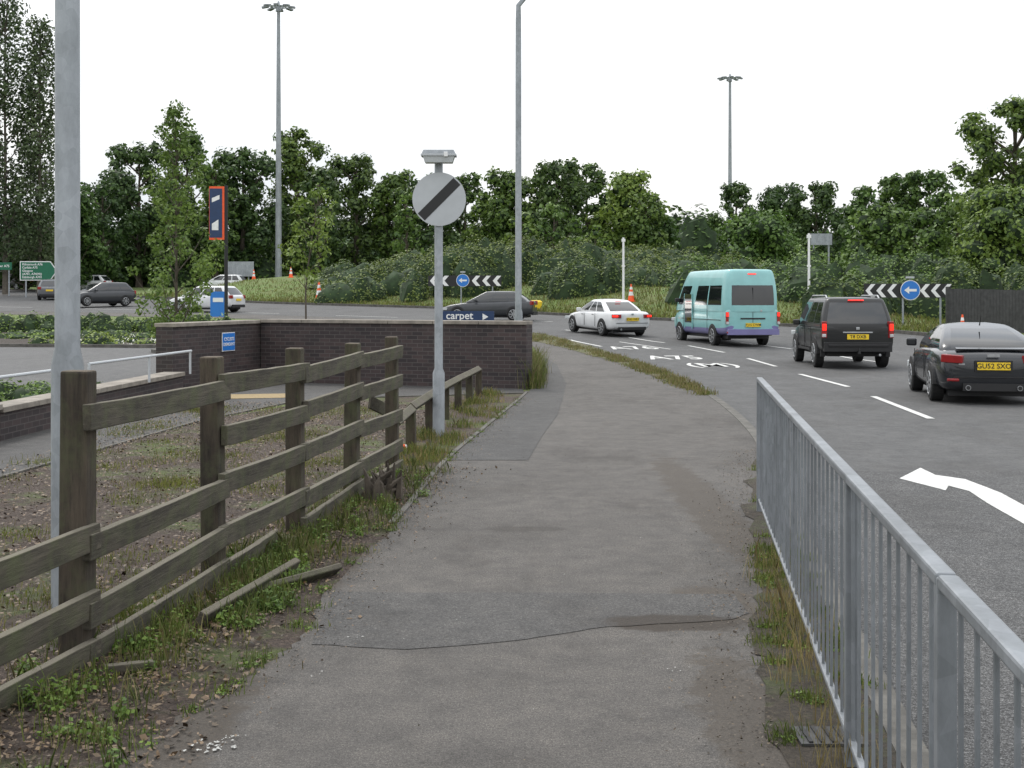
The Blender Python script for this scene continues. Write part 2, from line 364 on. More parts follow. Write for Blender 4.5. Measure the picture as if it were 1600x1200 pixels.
sheet('roundabout_island',[(-400,128)]+FAR+[(400,-3),(400,500),(-400,500)],M['grass'],-.004)
vs=[];fs=[];nx,ny=70,40
for j in range(ny+1):
    for i in range(nx+1):
        x=-31+54*i/nx; yk=float(np.interp(x,fx,fy)); y=yk+.9+50*(j/ny)**1.3; vs.append((x,y,gi(x,y)+.012))
for j in range(ny):
    for i in range(nx): k=j*(nx+1)+i; fs.append((k,k+1,k+nx+2,k+nx+1))
mesh('grass_bank',vs,fs,M['grass'],smooth=True)
sheet('footpath',PLr+KERB[::-1],M['path'],0)
strip('kerb',KERB,.125,.006,-.13,M['kerb'],1)
strip('kerb',FAR,.15,.02,-.13,M['kerb'],1)
ei=[i for i,p in enumerate(PL) if 9.5<=p[1]<=24]
strip('path_edging',[PL[i] for i in ei],.05,.015,-.05,M['kerb'],1)
sheet('mulch_bed',[(-14,-3)]+[(p[0]+.1,p[1]) for p in PL if p[1]<23.4]+[(0.25,23.5),(-3.3,21.3),(-4.42,17.7),(-4.95,12.4),(-6.0,5),(-14,-2)],M['mulch'],-.008)
sheet('side_path',[(-7.2,3),(-6.0,5),(-4.95,12.4),(-4.42,17.7),(-3.7,20.9),(-2.6,22.0),(.22,23.0),(.2,24.1),(-5.1,26),(-6.0,22.8),(-6.14,15.35),(-6.6,8),(-9,3)],M['side'],-.002)
strip('path_edging',[(-6.0,5),(-4.95,12.4),(-4.42,17.7),(-3.7,20.9),(-2.6,22.0),(.22,23.0)],.05,.012,-.05,M['kerb'],-1)
sheet('tactile_paving',[(-5.2,21.6),(-3.9,21.9),(-3.85,22.9),(-5.2,22.6)],M['tactile'],.004)
sheet('access_road',catmull([(-60,26),(-14,25),(-6.6,23),(-6.3,26),(-8,33),(-11,39),(-15,42),(-60,44)],5),M['road3'],-.004)
sheet('soil_bed',[(-60,44.4),(-15,42.4),(-10.5,39.4),(-7,34),(-3.5,32),(-1,36),(-2,47),(-12,55),(-60,60)],M['soil2'],-.006)
strip('kerb',catmull([(-60,44),(-15,42),(-11,39),(-8,33),(-6.3,27)],5),.12,.1,-.05,M['kerb'],1)
def jit(poly,a=.02,n=4):
    out=[]
    for i in range(len(poly)):
        p=Vector(poly[i]);q=Vector(poly[(i+1)%len(poly)])
        for k in range(n): 
            r=p.lerp(q,k/n); out.append((r.x+R.uniform(-a,a),r.y+R.uniform(-a,a)*2))
    return out
pl=[p for p in PL if 13.6<p[1]<36]
sheet('asphalt_patch',[(-.62,13.6)]+[(p[0]+.02,p[1]) for p in pl]+[(.95,36),(1.13,32.4),(1.08,25.4),(.85,21.5),(.65,18.6),(.38,16),(.17,13.6)],M['patch'],.004)
sheet('asphalt_patch',jit([(-1.06,7.55),(1.3,7.5),(1.3,7.05),(1.18,6.9),(.5,6.76),(.065,6.5),(-.51,6.33),(-1.0,6.42)],.006,5),M['patch2'],.003)
gl=[(.92,3.2),(1.0,4.74),(1.2,6.3),(1.55,8.2),(1.95,10.6),(2.35,12.5),(2.85,14.9)]
sheet('moss_strip',jit([(.8,1.5)]+gl,.06,7)[:-7]+[(2.75,14.8)]+[(p[0]-.13,p[1]) for p in KERB if 1<p[1]<15][::-1],M['soil'],.006)
vs_in=catmull([(3.4,22.5),(3.1,27),(2.7,34),(1.7,41.5),(.6,46.5),(-.4,50)],6)
kk=[(p[0]-.0,p[1]) for p in KERB if 22<p[1]<52][::-1]
sheet('dry_grass_strip',vs_in+kk,M['dry'],.008)
def splat(x,y,r,n=14):
    e=[]
    for k in range(n):
        t=2*math.pi*k/n; rr=r*R.uniform(.25,1.1); e.append((x+math.cos(t)*rr,y+math.sin(t)*rr*1.3,g(y)+.008))
    return e
vv=[];ff=[]
for (x,y,r,c) in [(-1.16,4.95,.05,30),(-1.12,5.05,.03,14),(-.8,6.55,.03,4),(-.55,6.5,.02,3),(-.45,5.6,.02,3),(.75,5.95,.02,3),(.8,6.0,.03,3),(.35,8,.02,2),(-.9,5.9,.03,4),(.1,5.4,.015,3),(-.3,6.9,.02,3),(.3,7.8,.015,3),(-.6,9.5,.02,3),(.9,9.2,.02,3)]:
    for j in range(c):
        s=splat(x+R.gauss(0,r),y+R.gauss(0,r),r*R.uniform(.06,.26)); k=len(vv); vv+=s; ff.append(tuple(range(k,k+len(s))))
mesh('bird_droppings',vv,ff,M['paintw'])
kp=[(p[0]+.02,p[1]) for p in KERB if p[1]<14.2 and p[1]>-2.5]
sheet('road_patch',kp+[(3.55,13.6),(18.9,13.6),(18.9,-2.5)],M['road2'],RD+.004)
RM=empty('road_markings')
def line(p,q,w=.12,mat='paint'):
    p=Vector(p);q=Vector(q);d=(q-p).normalized();n=Vector((-d.y,d.x))*w/2
    sheet('lane_dash',[p-n,p+n,q+n,q-n],M[mat],RD+.008,RM)
for p,q in [((6.35,19.4),(6.69,23.7)),((6.88,26.2),(6.84,30.4)),((6.95,33.7),(7.0,38)),((6.8,41),(6.2,45)),((5.6,47),(4.6,50.2)),((3.8,52.5),(2.3,55.5)),
            ((10.5,21),(10.6,25)),((10.6,28),(10.5,32)),((10.3,36),(9.9,40)),((9.4,43),(8.4,47)),((3.1,44.5),(2.2,49)),((12.9,45),(12,49)),((10.6,52),(8.9,56)),((0,60),(-3,62.5)),((-6,67),(-9.5,69)),((-13,71.5),(-17,73.5)),((-21,76),(-26,78)),((-30,80),(-36,82.5)),((2,62.5),(-1,65))]: line(p,q)
line((3.5,37.5),(2.6,45),.1); line((5.3,42.8),(4.0,47.6),.1)
sheet('lane_arrow',[(4.16,8),(4.18,10.45),(4.27,11.5),(4.36,12.2),(4.28,12.55),(4.15,12.25),(3.95,13.05),(4.42,13.85),(4.40,13.3),(4.60,13.0),(4.62,12.1),(4.52,11.1),(4.44,10),(4.42,8)],M['paint'],RD+.008,RM)
for s,x,y,rz in (('(M)',5.35,34.3,.02),('A75',4.85,38.3,.08),('A76',4.1,43.5,.16)):
    text(s,1.0,M['paint'],RM,(x,y,g(y)+RD+.010),(math.atan(.015) if y>38 else 0,0,rz),1,2.4,ext=.001)
b=B(); b.box((3.28,15.6,RD+.006),(.3,.45,.004),M['trim']); 
for k in range(6): b.box((3.28,15.42+k*.07,RD+.013),(.26,.025,.008),M['darkmetal'])
b.done('drain_grate')
b=B(); b.box((1.25,5.05,.012),(.26,.2,.010),M['darkmetal'])
for k in range(5): b.box((1.16+k*.045,5.05,.020),(.016,.18,.006),M['trim'])
b.done('drain_cover')

# ---------------------------------------------------------------- brick walls
def wall(name,a,bp,h,th=.33,cop=.07,z=0,ov=.04):
    a=Vector(a);bp=Vector(bp);L=(bp-a).length; rz=math.atan2(bp.y-a.y,bp.x-a.x)
    e=empty(name,(a.x,a.y,z),rz)
    q=B(); q.box((L/2,th/2,h/2-.1),(L,th,h+.2),M['brick']); q.done('brickwork',e)
    q=B(); n=max(1,int(L/.9))
    for k in range(n): q.box((L*(k+.5)/n,th/2,h+cop/2+.002),(L/n-.008,th+2*ov,cop),M['coping'],rz=0)
    q.done('coping',e,bevel=.008); return e
wall('brick_wall',(-5.1,26),(.27,24),1.2)
wall('brick_wall',(-6.05,22.8),(-5.08,26.18),1.185)
wall('low_brick_wall',(-6.9,6),(-6.14,15.35),.38,.3); wall('low_brick_wall',(-6.14,15.36),(-5.78,22.5),.34,.3)
dx,dy=(-5.08+6.05),(26.18-22.8); rz=math.atan2(dy,dx)
e=empty('cyclists_dismount_sign',(-5.49,24.73,.86),rz)
b=B(); b.box((0,-.012,0),(.50,.012,.36),M['white']); b.box((0,-.021,0),(.47,.008,.33),M['blue']); b.done('panel',e)
text('CYCLISTS',.092,M['white'],e,(0,-.028,.05),(math.pi/2,0,0)); text('DISMOUNT',.088,M['white'],e,(0,-.028,-.05),(math.pi/2,0,0))
b=B()
def lw(t):
    if t<0: return Vector((-5.99+t*.081,15.36+t,0))
    return Vector((-5.99+.36*t/7.14,15.36+t,0))
for t0,t1 in ((-8,1.6),(2.4,7.1)):
    b.tube([lw(t0)+Vector((0,0,.80)),lw(t1)+Vector((0,0,.78))],.022,M['signgrey'],8)
    if t1<2: b.tube([lw(t1)+Vector((0,0,.78)),lw(t1+.06)+Vector((-.02,.0,.6)),lw(t1)+Vector((0,0,.42))],.022,M['signgrey'],8)
for t in (-6,-3.5,-.6,2.4,4.9,7.05): b.tube([lw(t)+Vector((0,0,.38)),lw(t)+Vector((0,0,.79))],.02,M['signgrey'],8)
b.done('handrail',smooth=True)
e=empty('shop_direction_board',(-.93,26.6,0),-.05)
b=B(); b.box((0,0,1.18),(1.12,.03,.5),M['navy']); b.box((-.45,.04,.55),(.06,.04,1.1),M['galv']); b.box((.45,.04,.55),(.06,.04,1.1),M['galv'])
b.add([(.32,-.02,1.38),(.32,-.02,1.24),(.44,-.02,1.31)],[(0,1,2)],M['white']); b.done('board',e)
text('carpet',.22,M['white'],e,(-.16,-.018,1.33),(math.pi/2,0,0))

# ---------------------------------------------------------------- timber fence
FP=[(-2.5,4.2,1.36),(-2.09,6.16,1.39),(-1.87,8.0,1.37),(-1.62,9.56,1.36),(-1.42,11.36,1.33),(-1.2,12.8,1.34)]
FE=empty('timber_fence')
b=B()
for i,(x,y,h) in enumerate(FP):
    w_=.145 if i<2 else .125; rz=R.uniform(-.1,.1)-.15; rx=R.uniform(-.015,.015); ry=R.uniform(-.015,.015)
    b.box((x,y,h/2-.1),(w_,.12,h+.2),M['woodp'],rz=rz,rx=rx,ry=ry,taper=.95)
b.done('posts',FE,bevel=.012)
def rail(i,z0,z1,s0=0,s1=1,th=.045,h=.125):
    p=Vector((FP[i][0],FP[i][1],0));q=Vector((FP[i+1][0],FP[i+1][1],0)); d=(q-p).normalized(); n=Vector((d.y,-d.x,0))*.085
    a=p.lerp(q,s0)+n; c=p.lerp(q,s1)+n; a.z=z0;c.z=z1; L=(c-a).length+.06
    bb=B(); nseg=10; vs=[];
    for k in range(nseg+1):
        X=-L/2+L*k/nseg; s=-.005*math.sin(math.pi*k/nseg)+R.uniform(-.0015,.0015); hh=h*(1+R.uniform(-.025,.025))
        for (yy,zz) in ((-th/2,-hh/2),(th/2,-hh/2),(th/2,hh/2),(-th/2,hh/2)): vs.append((X,yy+R.uniform(-.002,.002),zz+s))
    fs=[(0,3,2,1),tuple(4*nseg+k for k in range(4))]
    for k in range(nseg):
        for j in range(4): fs.append((4*k+j,4*k+(j+1)%4,4*k+4+(j+1)%4,4*k+4+j))
    bb.add(vs,fs,M['woodr']); o=bb.done('rail',FE,bevel=.006)
    o.location=(a+c)/2; v=c-a; o.rotation_euler=(R.uniform(-.06,.06),-math.atan2(v.z,math.hypot(v.x,v.y)),math.atan2(v.y,v.x))
for i in range(5):
    for lv,z in enumerate((1.18,.90,.57,.25,.05)):
        if i==0 and lv<2: continue
        if i==1 and lv==1: continue
        if lv==4 and i==2: rail(i,.03,.06,.0,.55); continue
        rail(i,z+R.uniform(-.025,.025),z+R.uniform(-.025,.025),s0=-.03 if lv!=1 else .0)
b=B()
b.box((-1.50,7.35,.05),(1.25,.045,.11),M['woodr'],rz=1.33,rx=.5,ry=-.03); b.box((-1.30,7.75,.03),(.75,.04,.09),M['woodr'],rz=1.0,rx=.9)
b.box((-1.78,5.95,.025),(.22,.05,.04),M['woodr'],rz=.4); b.done('fallen_rails',bevel=.008)
KE=empty('knee_rail_fence'); b=B()
kp=[(-1.2,13.1),(-1.16,14.7),(-1.06,16.5),(-.95,18.2),(-.83,19.7),(-.70,21.1),(-.59,22.4)]
for (x,y) in kp[1:]: b.box((x,y,.2),(.11,.11,.5),M['woodp'],rz=R.uniform(-.2,.2),ry=R.uniform(-.03,.03))
for i in range(6):
    p=Vector((*kp[i],.46));q=Vector((*kp[i+1],.46)); 
    if i==0: p.z=.42
    m=(p+q)/2; b.box(m,((q-p).length+.02,.095,.095),M['woodr'],rz=math.atan2(q.y-p.y,q.x-p.x),rx=math.pi/4)
b.box((-1.33,12.95,.62),(.5,.03,.13),M['woodr'],rz=1.2,ry=.3)
b.done('rails_and_posts',KE,bevel=.008)
b=B()
for k in range(34):
    a=R.uniform(0,6.28); t=R.uniform(.03,.17); l=R.uniform(.12,.34)
    p=Vector((-1.12+R.gauss(0,.06),11.0+R.gauss(0,.08),0)); b.tube([p,p+Vector((math.cos(a)*t*.4,math.sin(a)*t*.4,l*.6)),p+Vector((math.cos(a)*t,math.sin(a)*t,l*R.uniform(.7,1)))],[.04,.026,.006],M['bark'],5)
b.done('dead_stump')
b=B(); b.tube([(-1.30,14.45,.2),(-1.22,14.5,.2)],.033,M['orange'],12); b.tube([(-1.22,14.5,.2),(-1.20,14.51,.2)],.028,M['white'],12); b.done('drink_can',smooth=True,loc=(0,0,-.165))

# ---------------------------------------------------------------- guardrail
GE=empty('pedestrian_guardrail')
def gp(y): return Vector((1.285+.1325*(y-4.94),y,0))
b=B(); y0,y1=-1.0,10.36; top=1.09
rzg=math.atan2(1,.1325)
for (ya,yb) in ((3.05,10.36),(-1.0,3.03)):
    pa,pb=gp(ya),gp(yb); mm=(pa+pb)/2; LL=(pb-pa).length
    b.box((mm.x,mm.y,top-.018),(LL,.05,.036),M['galvd'],rz=rzg); b.box((mm.x,mm.y,.10),(LL-.01,.03,.025),M['galvd'],rz=rzg)
b.done('rails',GE,bevel=.008)
b=B(); yy=y0+.1
while yy<y1-.05: 
    p=gp(yy); b.tube([(p.x+R.uniform(-.002,.002),p.y,.11),(p.x,p.y+R.uniform(-.004,.004),1.06)],.0066,M['galvd'],8,False); yy+=.165
b.done('balusters',GE,smooth=True)
b=B()
for yy in (10.36,4.76,3.06,1.1): 
    p=gp(yy); b.box((p.x,p.y,.515),(.05,.046,1.13),M['galvd'],rz=rzg)
b.done('posts',GE,bevel=.005)

# ---------------------------------------------------------------- poles
def lamp_column(name,x,y,h,r0,r1,arm,base=1.55,sgn=1,mat='pole'):
    z=g(y); e=empty(name,(x,y,z)); b=B()
    b.tube([(0,0,-.1),(0,0,base),(0,0,base+.10),(0,0,h-.6),(.0,0,h-.25),(sgn*.2,0,h),(sgn*arm,0,h+.1)],[r0,r0,r0*.78,r1,r1*.9,r1*.85,r1*.6],M[mat],24)
    b.done('column',e,True)
    q=B(); q.box((sgn*(arm+.35),0,h+.1),(.75,.24,.09),M['signgrey'],ry=-.08*sgn); q.box((sgn*(arm+.38),0,h+.04),(.5,.18,.04),M['lampglass'],ry=-.08*sgn); q.done('lantern',e,bevel=.03); return e
lamp_column('street_lamp',-2.49,7.17,8.2,.088,.064,1.0,1.36)
lamp_column('street_lamp',.17,34,9.7,.11,.075,.15,1.3)
def highmast(name,x,y,h,z=None):
    z=g(y) if z is None else z; e=empty(name,(x,y,z)); b=B()
    b.tube([(0,0,-.2),(0,0,2),(0,0,h)],[.36,.33,.16],M['pole'],12); b.tube([(0,0,h-.5),(0,0,h+.5)],[.3,.08],M['pole'],10)
    pts=[(math.cos(t*.6283)*.75,math.sin(t*.6283)*.75,h-.05) for t in range(11)]; b.tube(pts,.06,M['pole'],6,False)
    for k in range(8):
        a=k*math.pi/4; b.tube([(0,0,h-.05),(math.cos(a)*1.2,math.sin(a)*1.2,h)],.045,M['pole'],5)
        b.box((math.cos(a)*1.3,math.sin(a)*1.3,h-.08),(.65,.4,.16),M['galvd'],rz=a,ry=.15)
    b.done('mast_and_luminaires',e,True)
highmast('high_mast_light',-22.8,125,27.5); highmast('high_mast_light',28.1,165,27.2)
e=empty('national_speed_limit_sign',(-.92,16.06,0)); b=B()
b.tube([(0,0,-.1),(0,0,.78),(0,0,.84),(0,0,3.42)],[.075,.075,.052,.052],M['pole'],16); b.done('post',e,True)
def disc(b,r,y0,y1,z,mat,x=0,n=40):
    vs=[(x+math.cos(2*math.pi*k/n)*r,y0,z+math.sin(2*math.pi*k/n)*r) for k in range(n)]+[(x+math.cos(2*math.pi*k/n)*r,y1,z+math.sin(2*math.pi*k/n)*r) for k in range(n)]
    b.add(vs,[tuple(range(n)),tuple(range(n,2*n))]+[(k,(k+1)%n,n+(k+1)%n,n+k) for k in range(n)],mat)
b=B(); r=.335
zc=2.955; disc(b,r,-.075,-.068,zc,M['signgrey'],.01); disc(b,r-.01,-.066,-.06,zc,M['trim'],.01)
ang=math.radians(45); hw=.062; rr=r*.96; vs=[]
for s0,s1 in ((-1,-1),(-1,1),(1,1),(1,-1)):
    l=math.sqrt(rr*rr-hw*hw)*s0; vs.append((.01+math.cos(ang)*l-math.sin(ang)*hw*s1,-.0775,zc+math.sin(ang)*l+math.cos(ang)*hw*s1))
b.add(vs,[(0,1,2,3)],M['black'])
b.box((0,-.055,2.75),(.2,.03,.04),M['galv']); b.box((0,-.055,3.15),(.2,.03,.04),M['galv']); b.done('roundel',e)
b=B(); b.box((.01,-.12,3.53),(.42,.2,.05),M['galv'],rx=-.05,taper=.9); b.box((.01,-.12,3.495),(.44,.22,.03),M['signgrey']); b.box((.01,-.12,3.44),(.34,.17,.08),M['lampglass'],taper=1.15); b.box((0,0,3.46),(.08,.1,.1),M['galv']); b.box((.1,-.232,3.5),(.05,.01,.06),M['white'])
b.done('sign_lamp',e,bevel=.008)
def chevron(name,x,y,w,h,zc,n,cr,cx,rz=0,yt=False):
    z=gi(x,y) if x<10 else g(y); e=empty(name,(x,y,z),rz); b=B()
    b.box((0,0,zc),(w,.03,h),M['black']); 
    for sx in (-.38,-.05,.38): b.tube([(sx*w,.05,-.2),(sx*w,.05,zc+h/2-.02)],.045,M['galv'],8)
    for k in range(n):
        c=-w/2+w*(k+.55)/n; hw=w/n*.2; d=h*.40
        if abs(c-cx)<cr+.1: continue
        for s in (1,-1): b.add([(c-hw-d*.45,-.018,zc),(c+hw-d*.45,-.018,zc),(c+hw+d*.55,-.018,zc+s*h*.47),(c-hw+d*.55,-.018,zc+s*h*.47)],[(0,1,2,3)],M['white'])
    b.done('board',e)
    b=B(); disc(b,cr,-.06,-.05,zc+.02,M['white'],cx,28); disc(b,cr*.93,-.067,-.063,zc+.02,M['blue'],cx,28)
    z=zc+.02; a=cr*.62
    b.add([(cx-a,-.072,z),(cx-a*.2,-.072,z+a*.6),(cx-a*.2,-.072,z+a*.2),(cx+a,-.072,z+a*.2),(cx+a,-.072,z-a*.2),(cx-a*.2,-.072,z-a*.2),(cx-a*.2,-.072,z-a*.6)],[tuple(range(7))],M['white'])
    b.box((cx,0,zc+cr+.14),(.3,.25,.08),M['signgrey']); b.box((cx,0,zc+cr+.04),(.06,.06,.2),M['galv'])
    b.done('keep_left_roundel',e)
chevron('chevron_sign',-2.9,78.6,4.5,.66,1.55,7,.40,-.12); chevron('chevron_sign',17.0,55,3.75,.6,1.6,8,.43,.1)
def wpost(x,y,h,name='marker_post'):
    b=B(); z=g(y); b.tube([(0,0,-.2),(0,0,h)],[.07,.055],M['white'],8); b.box((0,0,h-.15),(.2,.1,.16),M['white']); b.box((0,0,h*.62),(.17,.1,.1),M['white']); b.done(name,smooth=False,loc=(x,y,z))
wpost(6.05,69.5,4.1); wpost(14.5,62.5,4.2)
def cone(x,y,h,z=None):
    z=(gi(x,y) if y>60 else g(y)) if z is None else z; b=B(); b.box((0,0,.02),(h*.55,h*.55,.05),M['orange'])
    for t0,t1,m in ((.0,.32,'orange'),(.32,.55,'conew'),(.55,.68,'orange'),(.68,.84,'conew'),(.84,1,'orange')):
        f=lambda t:h*(.2-.16*t); b.tube([(0,0,.04+t0*h),(0,0,.04+t1*h)],[f(t0),f(t1)],M[m],12,t1==1)
    b.done('traffic_cone',smooth=True,loc=(x,y,z))
for (x,y,h) in ((-13,86.2,1.3),(6.7,72,.95),(-23,114,.9),(-19,110,.9),(-9.5,108,.9),(17.7,50.3,.75),(-28,90,.9)): cone(x,y,h)
e=empty('close_board_fence',(0,0,0)); b=B()
P0=Vector((18.3,53.8));P1=Vector((24,47)); n=64
for k in range(n):
    p=P0.lerp(P1,(k+.5)/n); b.box((p.x,p.y,g(p.y)+.86),(.13,.03,1.72+R.uniform(-.01,.01)),M['darkmetal'],rz=math.atan2(P1.y-P0.y,P1.x-P0.x))
b.box((*P0,g(53.8)+.9),(.12,.12,1.8),M['darkmetal']); b.done('boards',e)
e=empty('direction_sign',(-37.0,100,g(100))); b=B()
b.add([(-1.45,0,1.2),(.95,0,1.2),(1.5,0,1.95),(.95,0,2.7),(-1.45,0,2.7)],[(0,1,2,3,4)],M['white'])
b.add([(-1.38,-.02,1.27),(.92,-.02,1.27),(1.4,-.02,1.95),(.92,-.02,2.63),(-1.38,-.02,2.63)],[(0,1,2,3,4)],M['green'])
b.tube([(-1,.08,-.3),(-1,.08,2.6)],.06,M['galv'],8); b.tube([(.6,.08,-.3),(.6,.08,2.6)],.06,M['galv'],8); b.done('panel',e)
for k,t in enumerate(('Kilmarnock A76','Carlisle A75','Glasgow','(A701, A74(M))','Edinburgh A701')): text(t,.24,M['white'],e,(-1.25,-.03,2.45-k*.25),(math.pi/2,0,0),align='LEFT',ext=.004)
e=empty('direction_sign',(-41.2,103,g(103))); b=B(); b.box((0,0,2.3),(1.9,.04,.6),M['green']); b.tube([(-.7,.08,-.3),(-.7,.08,2.5)],.06,M['galv'],8); b.tube([(.7,.08,-.3),(.7,.08,2.5)],.06,M['galv'],8); b.done('panel',e)
text('Stranraer A75',.27,M['white'],e,(0,-.03,2.3),(math.pi/2,0,0))
e=empty('shop_totem_sign',(-13.4,60,g(60)),.1); b=B(); b.tube([(0,0,-.3),(0,0,6.4)],.085,M['trim'],10); b.box((-.42,0,5.1),(.72,.06,2.5),M['orange']); b.box((-.47,-.035,5.1),(.58,.02,2.3),M['navy'])
b.add([(-.65,-.05,5.6),(-.3,-.05,5.75),(-.3,-.05,5.95),(-.65,-.05,5.8)],[(0,1,2,3)],M['white']); b.add([(-.65,-.05,4.3),(-.35,-.05,4.3),(-.35,-.05,4.8),(-.65,-.05,4.6)],[(0,1,2,3)],M['conew']); b.done('banner',e)
e=empty('shop_banner_sign',(-14.0,61,g(61))); b=B(); b.box((0,0,.8),(.75,.05,1.2),M['blue']); b.box((0,-.03,1.0),(.5,.01,.2),M['white']); b.box((-.33,.04,.6),(.06,.04,1.6),M['galv']);b.box((.33,.04,.6),(.06,.04,1.6),M['galv']); b.done('panel',e)
for (x,y,h) in ((25.6,190,11),(27.2,200,9),(46,210,16),(-17,140,6),(64,230,16)):
    b=B(); b.tube([(0,0,0),(0,0,h),(.3,0,h+.3),(1.3,0,h+.35)],[.12,.08,.07,.05],M['pole'],6); b.box((1.6,0,h+.3),(.7,.3,.12),M['signgrey']); b.done('street_lamp',loc=(x,y,g(y)))
b=B(); b.box((0,0,3.5),(1.4,.06,.75),M['galv']); b.tube([(-.5,.06,0),(-.5,.06,3.8)],.06,M['galv'],6); b.tube([(.5,.06,0),(.5,.06,3.8)],.06,M['galv'],6); b.done('road_sign',loc=(20.3,84,g(84)+.7))
b=B(); b.box((0,0,1.9),(2.6,.06,1.4),M['galv']); b.tube([(-.8,.06,0),(-.8,.06,2.5)],.06,M['galv'],6); b.tube([(.8,.06,0),(.8,.06,2.5)],.06,M['galv'],6); b.done('road_sign',loc=(-25.5,120,g(120)))
b=B(); b.box((0,0,.25),(.8,.5,.42),M['yellow'],taper=1.15); b.box((0,0,.52),(1.0,.62,.12),M['yellow'],taper=.7); b.done('grit_bin',bevel=.03,loc=(1.25,72.8,g(72.8)))

